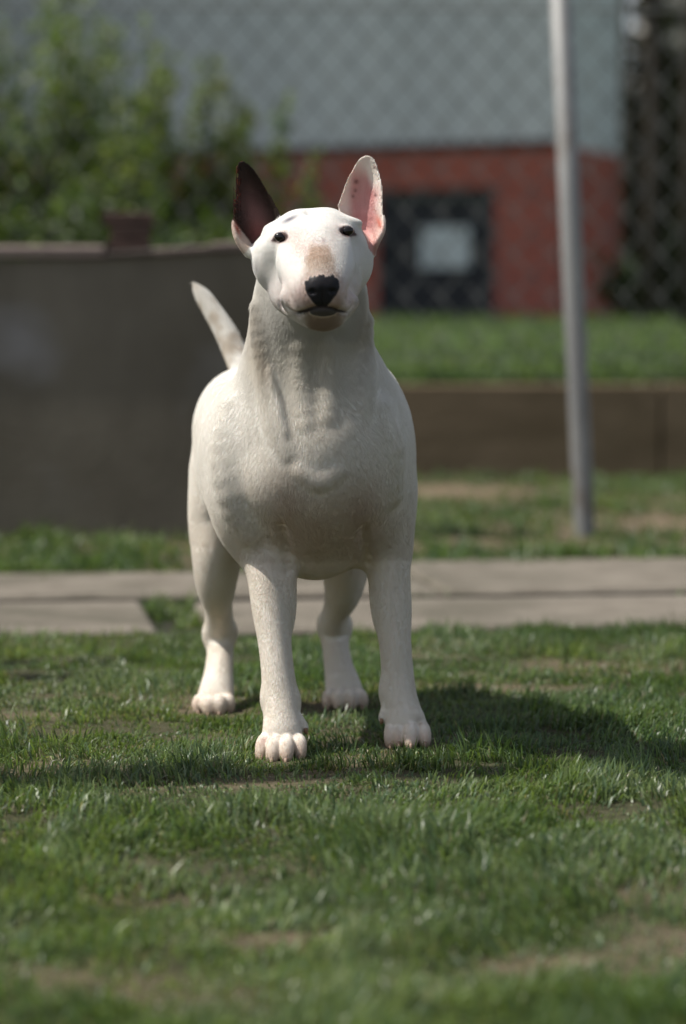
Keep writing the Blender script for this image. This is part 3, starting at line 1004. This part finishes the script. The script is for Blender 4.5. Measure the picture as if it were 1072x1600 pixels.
earL = [(248, 374, 377), (250, 370.5, 382), (254, 368, 389), (262, 366, 397), (275, 364.5, 406), (290, 362.5, 415), (310, 361, 427), (328, 361, 437), (345, 363, 442), (362, 365, 440), (380, 372, 432), (396, 384, 415)]
earR = [(239.5, 572, 575), (242, 566, 581), (246, 560, 586), (255, 553, 590.5), (268, 546, 594.5), (285, 538, 598.5), (303, 532, 600), (320, 526, 600), (336, 529, 600), (352, 538, 600), (368, 552, 597), (384, 568, 590), (395, 578, 587)]
ear(earL, 3.435, .018, .022, .0024, -1, .25)
ear(earR, 3.435, .018, .022, .0024, 1, -.25)
# skin pocket on the outer edge of each ear
tube([(*at(366, 344, 3.432), .0014, .004), (*at(365.5, 356, 3.428), .0017, .005), (*at(369, 370, 3.424), .0022, .006), (*at(378, 384, 3.424), .0034, .006), (*at(391, 396, 3.43), .006, .007)], k=.003)
tube([(*at(598, 338, 3.432), .0014, .004), (*at(599.5, 350, 3.428), .0017, .005), (*at(597, 364, 3.424), .0022, .006), (*at(588, 378, 3.424), .0034, .006), (*at(579, 390, 3.43), .006, .007)], k=.003)

# --- nose leather
ell(at(503, 446, 3.266), (.0190, .0150, .0140), 0.004)
ell(at(492, 452, 3.264), (.0100, .0120, .0110), 0.004)
ell(at(515, 451, 3.264), (.0100, .0120, .0110), 0.004)
ell(at(503, 464, 3.268), (.0085, .0110, .0100), 0.005)
NOSE_L = surf(489, 456); NOSE_R = surf(518, 455)
ell(NOSE_L + np.array((-.001, -.0005, 0)), (.0042, .0060, .0026), .0025, mode='cut')
ell(NOSE_R + np.array((.001, -.0005, 0)), (.0042, .0060, .0026), .0025, mode='cut')
for q in (458, 464, 470, 476):
    p = surf(503.5, q); ell(p, (.0009, .002, .005), .0015, mode='cut')
# mouth slit and philtrum
def slit(pts, r, k, push=0.0):
    S = [surf(x, y) for x, y in pts]
    tube([(*(p + np.array((0, push, 0))), r, r) for p in S], k=k, n=3, mode='cut')
slit([(441, 472), (446, 481), (461, 489), (476, 486), (490, 481), (503, 479.5), (517, 481), (531, 486), (545, 488), (556, 478)], .0015, .004)
for pts_ in ([(424, 388), (424, 415), (428, 440), (437, 462)], [(560, 380), (560, 410), (557, 438), (551, 460)]):
    S = [surf(x, y) for x, y in pts_]
    tube([(*p, .0018 * q, .0018 * q) for p, q in zip(S, (.4, 1, 1.2, .7))], k=.028, n=3, mode='cut')
# lip corners pit
slit([(436, 472), (441, 480)], .0018, .003)
# eyes' sockets
EYES = []
for ex, ey, tl in ((439.5, 371, 1), (541.5, 361.5, -1)):
    p = surf(ex, ey)
    EYES.append(p)
    out = -tl
    tube([(*(surf(ex - 8.5 * tl, ey + 2.5)), .0012, .0012), (*(p + np.array((0, -.0004, .0003))), .0056, .0046), (*(surf(ex + 6.5 * tl, ey + 1.5)), .0022, .0020)], k=.003, n=4, mode='cut', ref=(1, 0, 0))
    # lids
    tube([(*(surf(ex - 10 * tl, ey + 1)), .0012, .0012), (*(surf(ex - 4 * tl, ey - 5.4)), .0024, .0024), (*(surf(ex + 3 * tl, ey - 5.8)), .0024, .0024), (*(surf(ex + 9 * tl, ey - 1)), .0012, .0012)], k=.004, n=3)
# neck fold and throat creases
def crease(pts, r, k, mode='cut'):
    S = [surf(x, y) for x, y in pts]
    tube([(*p, r, r) for p in S], k=k, n=3, mode=mode)
def strand(pts, r, k, sink):
    S = [surf(x, y) for x, y in pts]
    n_ = len(S)
    tube([(*(p + np.array((0, sink, 0))), r * w_, r * w_) for p, w_ in zip(S, [.55] + [1] * (n_ - 2) + [.5])], k=k, n=3)
strand([(404, 480), (410, 530), (418, 575), (426, 620), (436, 665), (450, 705)], .0125, .014, .0085)
strand([(572, 500), (570, 550), (568, 600), (566, 640)], .0095, .016, .0080)
strand([(422, 575), (430, 610), (437, 645), (446, 678)], .0035, .006, .0008)
strand([(470, 540), (474, 600), (480, 660)], .008, .016, .0070)
strand([(512, 540), (513, 600), (512, 650)], .007, .018, .0070)
crease([(452, 892), (449, 855), (440, 822)], .0010, .012)
crease([(573, 882), (570, 852), (567, 824)], .0010, .012)
strand([(360, 640), (352, 700), (362, 770), (388, 830)], .016, .024, .0130)
strand([(470, 735), (500, 752), (530, 735)], .006, .014, .0045)
strand([(596, 640), (612, 700), (616, 770)], .014, .024, .0115)


def surface_nets():
    s = VOL < 0
    cnt = np.zeros(tuple(n - 1 for n in SHAPE), dtype=np.uint8)
    off = [(a, b, c) for a in (0, 1) for b in (0, 1) for c in (0, 1)]
    nx, ny, nz = SHAPE
    for a, b, c in off:
        cnt += s[a:nx - 1 + a, b:ny - 1 + b, c:nz - 1 + c]
    act = (cnt > 0) & (cnt < 8)
    I = np.argwhere(act)
    idx = np.full(act.shape, -1, dtype=np.int32); idx[act] = np.arange(len(I), dtype=np.int32)
    val = {o: VOL[I[:, 0] + o[0], I[:, 1] + o[1], I[:, 2] + o[2]] for o in off}
    acc = np.zeros((len(I), 3)); num = np.zeros(len(I))
    for o in off:
        for ax in range(3):
            if o[ax]: continue
            q = list(o); q[ax] = 1; q = tuple(q)
            va, vb = val[o], val[q]
            m = (va < 0) != (vb < 0)
            t = np.where(m, va / np.where(np.abs(va - vb) < 1e-9, 1, va - vb), 0)
            p = np.array(o, float)[None, :].repeat(len(I), 0); p[:, ax] += t
            acc[m] += p[m]; num += m
    f = acc / np.maximum(num, 1)[:, None]
    V = np.empty((len(I), 3))
    for ax, g in enumerate((GX, GY, GZ)):
        V[:, ax] = g[I[:, ax]] + f[:, ax] * (g[I[:, ax] + 1] - g[I[:, ax]])
    F = []
    for ax in range(3):
        a1, a2 = [(1, 2), (2, 0), (0, 1)][ax]
        sa = [slice(None)] * 3; sb = [slice(None)] * 3
        sa[ax] = slice(0, -1); sb[ax] = slice(1, None)
        ch = s[tuple(sa)] != s[tuple(sb)]
        E = np.argwhere(ch)
        ok = (E[:, a1] > 0) & (E[:, a2] > 0) & (E[:, a1] < SHAPE[a1] - 1) & (E[:, a2] < SHAPE[a2] - 1)
        E = E[ok]
        flip = s[E[:, 0], E[:, 1], E[:, 2]]
        q = []
        for d1, d2 in ((-1, -1), (0, -1), (0, 0), (-1, 0)):
            X = E.copy(); X[:, a1] += d1; X[:, a2] += d2
            q.append(idx[X[:, 0], X[:, 1], X[:, 2]])
        q = np.stack(q, 1)
        q[~flip] = q[~flip][:, ::-1]
        F.append(q)
    F = np.concatenate(F)
    F = F[(F >= 0).all(1)]
    return V, F

VOL = np.nan_to_num(VOL, nan=1.0)
DV, DF = surface_nets()

def largest(V, F):
    lab = np.arange(len(V))
    while True:
        m = lab[F].min(1)
        new = lab.copy()
        for k in range(4): np.minimum.at(new, F[:, k], m)
        new = new[new]
        if (new == lab).all(): break
        lab = new
    best = np.bincount(lab).argmax()
    keep = lab == best
    F = F[keep[F[:, 0]]]
    used = np.zeros(len(V), bool); used[F.ravel()] = True
    mp = np.cumsum(used) - 1
    return V[used], mp[F]
DV, DF = largest(DV, DF)
print('dog verts', len(DV), 'nan', np.isnan(DV).sum())

def vert_normals(V, F):
    a = V[F[:, 2]] - V[F[:, 0]]; b = V[F[:, 3]] - V[F[:, 1]]
    n = np.cross(a, b)
    N = np.zeros_like(V)
    for k in range(4):
        for c in range(3):
            N[:, c] += np.bincount(F[:, k], n[:, c], minlength=len(V))
    return N / (np.linalg.norm(N, axis=1)[:, None] + 1e-12), n

def relax(V, F, it=2, lam=0.5):
    deg = np.zeros(len(V)); 
    for k in range(4): deg += np.bincount(F[:, k], minlength=len(V)) * 2
    for _ in range(it):
        S = np.zeros_like(V)
        for k in range(4):
            for j in ((k + 1) % 4, (k - 1) % 4):
                for c in range(3):
                    S[:, c] += np.bincount(F[:, k], V[F[:, j], c], minlength=len(V))
        V = V + lam * (S / np.maximum(deg, 1)[:, None] - V)
    return V

DV = relax(DV, DF, 4, 0.5)
DN, DFN = vert_normals(DV, DF)
PX, PY = project(DV)

def gauss(cx, cy, sx, sy=None, ang=0.0):
    sy = sy or sx
    c, s_ = math.cos(ang), math.sin(ang)
    u = (PX - cx) * c + (PY - cy) * s_; v = -(PX - cx) * s_ + (PY - cy) * c
    return np.exp(-0.5 * ((u / sx) ** 2 + (v / sy) ** 2))

def paint():
    front = DN[:, 1] < 0.25
    head = (DV[:, 2] > .52) & (DV[:, 1] < 3.5)
    n1 = fbm(DV, 55, 3.0); n2 = fbm(DV, 160, 9.0); n3 = fbm(DV, 18, 17.0)
    col = np.empty_like(DV); col[:] = (.80, .785, .75)
    def blend(w, c):
        w = np.clip(w, 0, 1)[:, None]
        col[:] = col * (1 - w) + np.array(c) * w
    blend((n3 - .45) * .5, (.70, .655, .57))
    # warm skin showing through on the lower chest and inside of the legs
    fy = front & (PY > 620)
    blend(.78 * gauss(505, 838, 72, 52) * fy * (.7 + .6 * n1), (.50, .365, .275))
    blend(.50 * gauss(447, 800, 20, 42) * fy, (.48, .33, .24))
    blend(.60 * gauss(568, 818, 22, 48) * fy, (.46, .31, .23))
    blend(.42 * sstep(.36, .20, DV[:, 2]), (.66, .575, .47))
    blend(.25 * sstep(.47, .36, DV[:, 2]), (.72, .66, .57))
    blend(.25 * gauss(500, 660, 60, 30) * front, (.60, .52, .42))
    blend(.30 * gauss(495, 570, 50, 60) * front, (.58, .52, .42))
    # buff shading along the side of the neck and on the tail
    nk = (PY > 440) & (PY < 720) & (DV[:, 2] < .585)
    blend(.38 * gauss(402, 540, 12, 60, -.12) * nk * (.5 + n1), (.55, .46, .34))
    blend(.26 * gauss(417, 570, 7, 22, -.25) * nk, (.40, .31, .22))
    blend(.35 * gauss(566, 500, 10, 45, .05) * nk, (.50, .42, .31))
    tl = DV[:, 1] > 4.0
    blend(.50 * tl * (DV[:, 2] > .46) * sstep(.45, .65, n1), (.52, .43, .32))
    # pink toes, pads
    toe_z = sstep(.034, .012, DV[:, 2])
    blend(.40 * toe_z * (.4 + n1 * .9), (.58, .42, .32))
    blend(.35 * sstep(.016, .004, DV[:, 2]) * (.4 + n3), (.30, .27, .17))
    for b, d in TOES:
        r = np.linalg.norm(DV - b, axis=1)
        blend(.45 * np.exp(-(r / .008) ** 2), (.50, .30, .23))
    blend(.8 * np.exp(-(np.linalg.norm(DV - at(658, 1123, 3.55), axis=1) / .007) ** 2), (.25, .17, .09))
    blend(.5 * np.exp(-(np.linalg.norm(DV - at(415, 1154, 3.46), axis=1) / .007) ** 2), (.52, .30, .25))
    # ---------------- face
    hf = head * front * sstep(3.445, 3.415, DV[:, 1] + .35 * np.clip(DV[:, 2] - .60, 0, 1) * -1)
    blend(.80 * gauss(500, 464, 46, 22) * hf * (.65 + .55 * n1) * (1 - .75 * sstep(486, 496, PY)), (.58, .40, .36))
    blend(.30 * gauss(503, 501, 26, 7) * hf, (.64, .47, .42))
    blend(.62 * gauss(494, 395, 17, 13) * hf, (.52, .33, .27))
    bw_ = np.abs(PX - 500 - (PY - 405) * .08) / np.interp(PY, [372, 385, 400, 425, 440], [9, 17, 23, 29, 31]) + (n2 - .5) * .5
    br = sstep(1.12, .66, bw_) * sstep(374, 392, PY + (n1 - .5) * 14) * (1 - .25 * sstep(412, 428, PY))
    blend(.72 * br * hf * (.8 + .4 * n2), (.40, .285, .20))
    blend(.35 * br * hf * sstep(420, 432, PY), (.50, .33, .29))
    blend(.45 * gauss(462, 372, 12, 14) * hf, (.58, .42, .36))
    blend(.30 * gauss(526, 360, 10, 12) * hf, (.60, .46, .40))
    blend(.9 * gauss(453, 342.5, 8.5, 2.0, -.45) * hf, (.07, .07, .10))
    blend(.35 * gauss(449, 345, 12, 4, -.45) * hf, (.25, .25, .30))
    blend(.5 * gauss(506, 376, 2.2) * hf, (.22, .12, .12))
    blend(.35 * gauss(401, 420, 3, 10) * hf, (.25, .23, .25))
    blend(.4 * gauss(557, 470, 2, 5, .3) * hf, (.22, .2, .2))
    blend(.25 * gauss(417, 468, 8, 22, -.4) * hf, (.35, .33, .32))
    for (px, py) in ((457, 462), (462, 470), (470, 458), (452, 470), (466, 478), (540, 464), (546, 472), (535, 474)):
        blend(.35 * gauss(px, py, 1.3) * hf, (.22, .16, .15))
    col[head] *= .90
    # eyelid rims
    for ex, ey, tl_ in ((439.5, 371, 1), (541.5, 361.5, -1)):
        w = np.maximum(gauss(ex - 1.0 * tl_, ey + .3, 11.0, 7.6, -.28 * tl_), .85 * gauss(ex - 10.5 * tl_, ey + 3.8, 6.0, 2.8, -.35 * tl_))
        blend(sstep(.46, .62, w) * hf, (.030, .022, .022))
        blend(.30 * sstep(.10, .5, w) * hf, (.40, .27, .25))
    # nose leather with a ragged upper border
    top = 430 + 1.5 * np.sin(PX * .37 + 1) + 4.5 * (n2 - .5) + 1.2 * np.sin(PX * .9 + 2) + .012 * (PX - 503) ** 2 - 2.5 * sstep(505, 522, PX)
    half = np.interp(PY, [426, 436, 452, 462, 472, 479], [26, 27.5, 27, 22, 14, 8])
    edge = np.abs(PX - 503) - half - 1.5 * (n2 - .5) * 2
    wn_ = sstep(1.2, -1.2, edge) * sstep(-1, 1, PY - top) * sstep(480.5, 478.5, PY)
    wn_ = wn_ * (DV[:, 1] < 3.32) * hf
    blend(wn_, (.020, .019, .021))
    # lips
    lipy = np.interp(PX, [436, 446, 461, 476, 490, 503, 517, 531, 545, 558], [471, 481, 489, 486, 481, 479.5, 481, 486, 488, 476])
    lw = np.interp(PX, [436, 461, 480, 503, 527, 545, 558], [1.2, 2.2, 3.2, 2.0, 3.0, 1.6, .8])
    blend(.95 * sstep(lw + .9, lw - .9, np.abs(PY - lipy)) * sstep(454, 470, PX) * sstep(549, 536, PX) * hf, (.025, .018, .018))
    blend(.75 * gauss(438, 476, 2.6, 4.5, -.6) * hf, (.05, .035, .035))
    low = sstep(1.08, .92, ((PX - 504.5) / 21) ** 2 + ((PY - 487.5) / 6.8) ** 2)
    blend(.92 * low * (PY > lipy - 1) * hf, (.050, .048, .050))
    # ---------------- ears
    earl = (PX < 446) & (PY < 402) & head & (DV[:, 1] > 3.405) & (PX < 446 - np.clip(PY - 328, 0, 80) * .95) & (DV[:, 1] > 3.39)
    earr = (PY < 400) & head & (PX > 525 + np.clip(PY - 325, 0, 80) * .80) & (DV[:, 1] > 3.405)
    inner = DN[:, 1] < -.15
    e = earl.astype(float)
    blend(e, (.022, .016, .012))
    blend(e * inner * .55 * gauss(400, 338, 13, 30, -.3), (.30, .155, .145))
    blend(e * inner * .70 * gauss(405, 368, 11, 14, -.3), (.30, .10, .085))
    lobe_ = sstep(-1.2, 1.2, (PY - 343) * .80 - (PX - 363))
    blend(e * lobe_, (.60, .50, .43))
    blend(e * .85 * gauss(371, 358, 2.2, 7, -.45), (.42, .11, .07))
    blend(e * .7 * gauss(398, 386, 5, 7, .3), (.12, .07, .06))
    e = earr.astype(float)
    blend(e, (.72, .66, .60))
    blend(e * inner * .92 * np.clip(sstep(23, 10, np.abs(PX - 567 - (PY - 320) * .10) * np.interp(PY, [250, 300, 340, 400], [1.7, .88, .80, 1.0])) * sstep(252, 285, PY), 0, 1), (.56, .30, .28))
    blend(e * inner * .55 * gauss(583, 305, 9, 10), (.56, .22, .22))
    blend(e * inner * .45 * gauss(566, 345, 14, 18), (.50, .20, .22))
    for (px, py, s_) in ((556, 284, 2.2), (555, 298, 1.7), (551.5, 307, 1.6), (587, 305.5, 1.7), (586, 261, 2.5)):
        blend(e * inner * .75 * gauss(px, py, s_), (.16, .08, .07))
    blend(e * .85 * gauss(593, 349, 3, 8, -.35), (.62, .19, .13))
    blend(e * .5 * gauss(585, 368, 9, 9), (.66, .48, .43))
    rough = np.full(len(DV), .75)
    rough = rough * (1 - wn_) + .34 * wn_
    hairless = np.clip(wn_ + low * hf, 0, 1)
    return np.clip(col, 0.01, .9), rough, hairless

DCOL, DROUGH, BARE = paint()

dog = tag(empty('bull_terrier', (-.05, 3.7, 0)),
          'white bull terrier with one black ear standing on the grass facing the camera', 'dog')
dloc = np.array((-.05, 3.7, 0))
me = np_mesh('body', DV - dloc, DF, smooth=True)
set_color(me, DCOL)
ra_ = me.attributes.new('rgh', 'FLOAT', 'POINT'); ra_.data.foreach_set('value', DROUGH.astype(np.float32))

m = NT('short_coat')
vc = m.n('ShaderNodeVertexColor', layer_name='col')
at_ = m.n('ShaderNodeAttribute', attribute_name='rgh')
m.set(vc.outputs[0], at_.outputs['Fac'], .12)
m.b.inputs['Subsurface Weight'].default_value = .18
m.b.inputs['Subsurface Radius'].default_value = (.012, .005, .003)
m.b.inputs['Subsurface Scale'].default_value = .5
fine = m.noise(520, 2, stretch=(1, 1, .35))
mid = m.noise(120, 3)
h1 = m.bump(fine, .25, .0008)
m.bump(mid, .15, .0010, h1)
body = link('body', me, dog, m.m)

# --- short hair over the whole skin
def make_coat(n):
    A = np.linalg.norm(DFN, axis=1)
    fc = DV[DF].mean(1); fn = DFN / (A[:, None] + 1e-12)
    bare = BARE[DF].mean(1)
    facing = np.clip(.35 - fn[:, 1], .12, 1)
    w = A * facing * (bare < .3)
    w *= np.where(fc[:, 2] > .5, 1.5, 1.0)
    w /= w.sum()
    fi = rng.choice(len(DF), n, p=w)
    bw = rng.random((n, 2))
    q = DV[DF[fi]]
    u, v = bw[:, :1], bw[:, 1:]
    P = q[:, 0] * (1 - u) * (1 - v) + q[:, 1] * u * (1 - v) + q[:, 2] * u * v + q[:, 3] * (1 - u) * v
    qn = DN[DF[fi]]
    N = qn[:, 0] * (1 - u) * (1 - v) + qn[:, 1] * u * (1 - v) + qn[:, 2] * u * v + qn[:, 3] * (1 - u) * v
    N /= np.linalg.norm(N, axis=1)[:, None]
    col = DCOL[DF[fi]].mean(1)
    px, py = project(P)
    # lie of the coat: backwards on the head, down and outwards on chest and legs, backwards along the trunk
    D = np.zeros_like(P)
    z = P[:, 2]; y = P[:, 1]; x = P[:, 0]
    D[:, 2] = -1.0; D[:, 1] = .35
    D[:, 0] += .5 * np.tanh((x + .02) / .05) * (z > .24) * (z < .5)
    tr = (y > 3.62) & (z > .27)
    D[tr] = D[tr] * .4 + np.array((-.2, 1, -.25))
    hw = (sstep(.525, .565, z) * sstep(3.50, 3.44, y))[:, None]
    DH = np.stack([(x + .035) * 6, np.ones(n), .55 - sstep(440, 490, py) * 1.1], 1)
    D = D / np.linalg.norm(D, axis=1)[:, None] * (1 - hw) + DH / np.linalg.norm(DH, axis=1)[:, None] * hw
    hw = hw[:, 0]
    er = (py < 330) & (z > .66)
    D[er] = (0, .3, 1)
    tl = (y > 4.0) & (z > .47)
    D[tl] = (-.6, .4, 1)
    sw = 2 * PI * (fbm(P, 14, 5.0, 2) - .5) * .9
    tw = np.stack([np.sin(sw), .4 * np.cos(sw * 1.7), np.cos(sw) - 1], 1) * .45
    D = D + tw + rng.normal(0, .08, P.shape)
    D -= N * (D * N).sum(1)[:, None]
    D /= np.linalg.norm(D, axis=1)[:, None] + 1e-9
    L = (.0060 * (1 - hw) + .0024 * hw) * rng.uniform(.7, 1.35, n)
    L = np.where(er, .0016, L)
    nk = sstep(.42, .48, z) * (1 - hw) * (z < .62)
    L = L * (1 + .45 * nk)
    L = np.where(z < .24, L * .62, L)
    L = np.where(z < .05, .0030, L)
    L = np.where((px > 380) & (px < 600) & (py < 400) & (col[:, 0] < .6), .0020, L)
    lift = rng.uniform(.04, .15, n) + .12 * nk
    pts = np.empty((n, 4, 3), dtype=np.float32)
    for k, t in enumerate((0, .34, .68, 1)):
        pts[:, k] = P + (D * (t * L)[:, None]) + N * ((lift * L) * (t - .38 * t * t))[:, None] - N * .0003 * (k == 0)
    # a hair more buff or whiter than the skin under it
    col = col * rng.uniform(.95, 1.05, (n, 1)) + .015
    cv = bpy.data.hair_curves.new('coat')
    cv.add_curves([4] * n)
    cv.points.foreach_set('position', (pts - dloc.astype(np.float32)).ravel())
    rad = np.tile(np.array((.000080, .000075, .00006, .000015), dtype=np.float32), n)
    r_ = cv.attributes.get('radius') or cv.attributes.new('radius', 'FLOAT', 'POINT')
    r_.data.foreach_set('value', rad)
    ca = cv.attributes.new('hcol', 'FLOAT_COLOR', 'CURVE')
    c4 = np.ones((n, 4), dtype=np.float32); c4[:, :3] = np.clip(col, 0, .85)
    ca.data.foreach_set('color', c4.ravel())
    hm = NT('hair_fibre')
    a = hm.n('ShaderNodeAttribute', attribute_name='hcol')
    hm.set(a.outputs['Color'], .8, .05)
    trn = hm.n('ShaderNodeBsdfTranslucent'); hm.l(a.outputs['Color'], trn.inputs[0])
    mx = hm.n('ShaderNodeMixShader', i_0=.50)
    hm.l(hm.b.outputs[0], mx.inputs[1]); hm.l(trn.outputs[0], mx.inputs[2]); hm.l(mx.outputs[0], hm.out.inputs[0])
    cv.materials.append(hm.m)
    o = bpy.data.objects.new('coat', cv)
    C.objects.link(o); o.parent = dog
    o['kind'] = 'stuff'
    return o
make_coat(600000)

# --- eyes, claws, whiskers
def uv_sphere(n=16, mlat=10, r=1.0):
    b = MB(); pts = []
    for i in range(mlat + 1):
        a = PI * i / mlat
        for j in range(n):
            t = 2 * PI * j / n
            b.v.append((r * math.sin(a) * math.cos(t), r * math.sin(a) * math.sin(t), r * math.cos(a)))
    for i in range(mlat):
        for j in range(n):
            p = i * n + j; q = i * n + (j + 1) % n
            b.f.append((p, p + n, q + n, q))
    return b.mesh('eye', True)
em = NT('eye_brown')
em.set((.008, .005, .004), .16, .4)
em.b.inputs['Coat Weight'].default_value = .25
em.b.inputs['Coat Roughness'].default_value = .03
eme = uv_sphere(24, 16)
for p in EYES:
    o = link('eye', eme, dog, em.m)
    o.location = p - dloc + np.array((0, .0048, .0002))
    o.rotation_euler = (0, .26 if p[0] < -.03 else -.26, 0)
    o.scale = (.0088, .0060, .0060)
cm = noisy_mat('horn', (.22, .14, .10), (.34, .24, .18), 300, .45, 0)
for b, d in TOES:
    mb = MB()
    b = b - dloc
    s = Vector(b) + Vector((0, -.0050, -.0005)); e = s + Vector((0, -.0058, -.0072))
    mb.tube([s + Vector((0, .005, .002)), s, s * .45 + e * .55 + Vector((0, -.0012, .001)), e], [.0034, .0031, .0022, .0006], 8)
    mb.build('claw', cm, dog, True)
for (p0, p1) in (((477, 1138, 3.492), (479, 1148, 3.490)), ((597, 1123, 3.571), (595.5, 1132, 3.569))):
    a = at(*p0) - dloc; b = at(*p1) - dloc
    mb = MB(); mb.tube([a, a * .4 + b * .6, b], [.0032, .0026, .0008], 8)
    mb.build('dew_claw', noisy_mat('horn_brown', (.16, .09, .05), (.28, .17, .10), 200, .5, 0), dog, True)

# ------------------------------------------------------------------ grass
grass_m = leaf_mat('grass_blade', rough=.38, trans=.42, spec=.5)

def blades(name, x, y, z, L, Wd, cols, seed, flop=.55, tint=None):
    """curved tapering blades, 5 vertices each; joined because nobody could count them"""
    r = np.random.default_rng(seed); n = len(x)
    p2 = np.stack([x, y], 1)
    a = 2 * PI * (fbm(p2, 5.0, 71.0, 2) - .5) * 2.4 + .5 + r.normal(0, 1.0, n)
    b = a + r.normal(0, .5, n)
    lean = np.abs(r.normal(.0, flop, n)) + .12
    d1 = np.stack([np.cos(a) * np.sin(lean * .6), np.sin(a) * np.sin(lean * .6), np.cos(lean * .6)], 1)
    l2 = np.clip(lean * 1.9, 0, 1.9)
    d2 = np.stack([np.cos(b) * np.sin(l2), np.sin(b) * np.sin(l2), np.cos(l2)], 1)
    w = a + r.uniform(-1.2, 1.2, n) + PI / 2
    s = np.stack([np.cos(w), np.sin(w), np.zeros(n)], 1) * (Wd * .5)[:, None]
    B = np.stack([x, y, z], 1)
    M = B + d1 * (L * .5)[:, None]
    T = M + d2 * (L * .5)[:, None]
    T[:, 2] = np.maximum(T[:, 2], z + .003)
    V = np.stack([B - s * .8, B + s * .8, M + s, M - s, T], 1)
    V = V.reshape(-1, 3)
    i = np.arange(n, dtype=np.int32) * 5
    loops = np.stack([i, i + 1, i + 2, i + 3, i + 3, i + 2, i + 4], 1).ravel()
    counts = np.tile(np.array([4, 3], np.int32), n)
    me = np_mesh(name, V, loops, counts, smooth=False)
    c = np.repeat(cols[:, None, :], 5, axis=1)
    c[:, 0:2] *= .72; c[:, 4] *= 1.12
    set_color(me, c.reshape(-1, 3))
    return me

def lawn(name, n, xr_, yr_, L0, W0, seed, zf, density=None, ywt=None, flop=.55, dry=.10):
    r = np.random.default_rng(seed)
    nt = n // 5
    # tufts, with a few blades each
    y = yr_[0] + (yr_[1] - yr_[0]) * r.random(nt * 3) ** (ywt or 1.0)
    x = r.uniform(-1, 1, nt * 3) * (xr_[0] + xr_[1] * y)
    p = np.stack([x, y], 1)
    den = density(x, y) if density else np.ones(len(x))
    clump = sstep(.30, .62, fbm(p, 9.0, 5.5)) * .8 + .2
    keep = r.random(len(x)) < den * clump
    x, y = x[keep][:nt], y[keep][:nt]
    nb = r.integers(3, 9, len(x))
    X = np.repeat(x, nb) + r.normal(0, .006, nb.sum()); Y = np.repeat(y, nb) + r.normal(0, .006, nb.sum())
    if len(X) > n: X, Y = X[:n], Y[:n]
    n = len(X); p = np.stack([X, Y], 1)
    g = fbm(p, 2.2, 31.0); g2 = fbm(p, 11.0, 41.0)
    L = L0 * r.uniform(.40, 1.25, n) * (.40 + 1.15 * sstep(.3, .7, g2))
    Wd = W0 * r.uniform(.6, 1.25, n)
    base = np.array((.108, .172, .056)); light = np.array((.190, .240, .090)); blue = np.array((.085, .145, .080)); straw = np.array((.33, .29, .19))
    t = np.clip((g - .3) / .4, 0, 1)[:, None]
    c = base * (1 - t) + light * t
    u = (r.random((n, 1)) < .35) * .8
    c = c * (1 - u) + blue * u
    dr = (r.random(n) < dry * (.5 + 2.0 * bare_w(X, Y)))[:, None]
    c = np.where(dr, straw * r.uniform(.6, 1.15, (n, 1)), c)
    c *= r.uniform(.6, 1.4, (n, 1))
    L = np.where(dr[:, 0], L * .7, L) * (1 - .45 * bare_w(X, Y))
    z = zf(X, Y) - .002
    return blades(name, X, Y, z, L, Wd, c, seed + 1, flop)

def dens_near(x, y):
    d = (1 - .95 * np.clip(bare_w(x, y), 0, 1)) ** 1.6
    pm_ = path_mask(x, y)
    c = y - (5.60 + .13 * x)
    xl = x * math.cos(yaw) + (y - 5.6) * math.sin(yaw)
    gap = np.exp(-((xl + .355) / .035) ** 2) * (c < 0) * 1.0
    joint_ = np.exp(-((c - .008) / .012) ** 2) * .5 * np.clip(np.abs(np.sin(x * 5)), 0, 1)
    fr_ = sstep(-.36, -.60, c + .16 * (fbm(np.stack([x, y], 1), 4.0, 77.0) - .5))      # grass creeping over the front edge
    return np.clip(d * (1 - pm_) + gap + joint_ + fr_ * .8 * pm_ + .6 * pm_ * sstep(-.16, .0, c - np.interp(x, [-1, 1], [.47, .90]) + .16 * (fbm(np.stack([x, y], 1), 4.0, 87.0) - .5)), 0, 1)
def not_under_paws(x, y, L):
    k = np.ones(len(x))
    for b, d_ in TOES:
        k = np.minimum(k, .45 + .55 * sstep(.012, .05, np.hypot(x - b[0], y - b[1] + .004)))
    return k

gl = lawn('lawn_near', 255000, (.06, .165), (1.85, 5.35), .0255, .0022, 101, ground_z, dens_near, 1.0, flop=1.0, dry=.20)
# keep the blades low where the paws press
cv_ = np.empty(len(gl.vertices) * 3, np.float32); gl.vertices.foreach_get('co', cv_); cv_ = cv_.reshape(-1, 5, 3)
k_ = not_under_paws(cv_[:, 0, 0], cv_[:, 0, 1], None)
base_ = cv_[:, 0:1, :].copy()
cv_[:] = base_ + (cv_ - base_) * k_[:, None, None]
gl.vertices.foreach_set('co', cv_.ravel()); gl.update()
tag(link('grass', gl, None, grass_m), 'short uneven green lawn the dog stands on', 'grass', kind='stuff')

g2 = lawn('lawn_mid', 90000, (.3, .17), (5.2, 10.5), .040, .0050, 131, ground_z, dens_near, 1.2, flop=.7, dry=.2)
tag(link('grass', g2, None, grass_m), 'patchy grass between the paved path and the walls', 'grass', kind='stuff')

g3 = lawn('lawn_far', 60000, (.5, .17), (10.80, 31), .052, .012, 151, terrace_z, lambda x, y: np.ones(len(x)), 1.7, flop=.45, dry=.02)
tag(link('grass', g3, None, grass_m), 'bright green lawn on the terrace behind the fence', 'grass', kind='stuff')
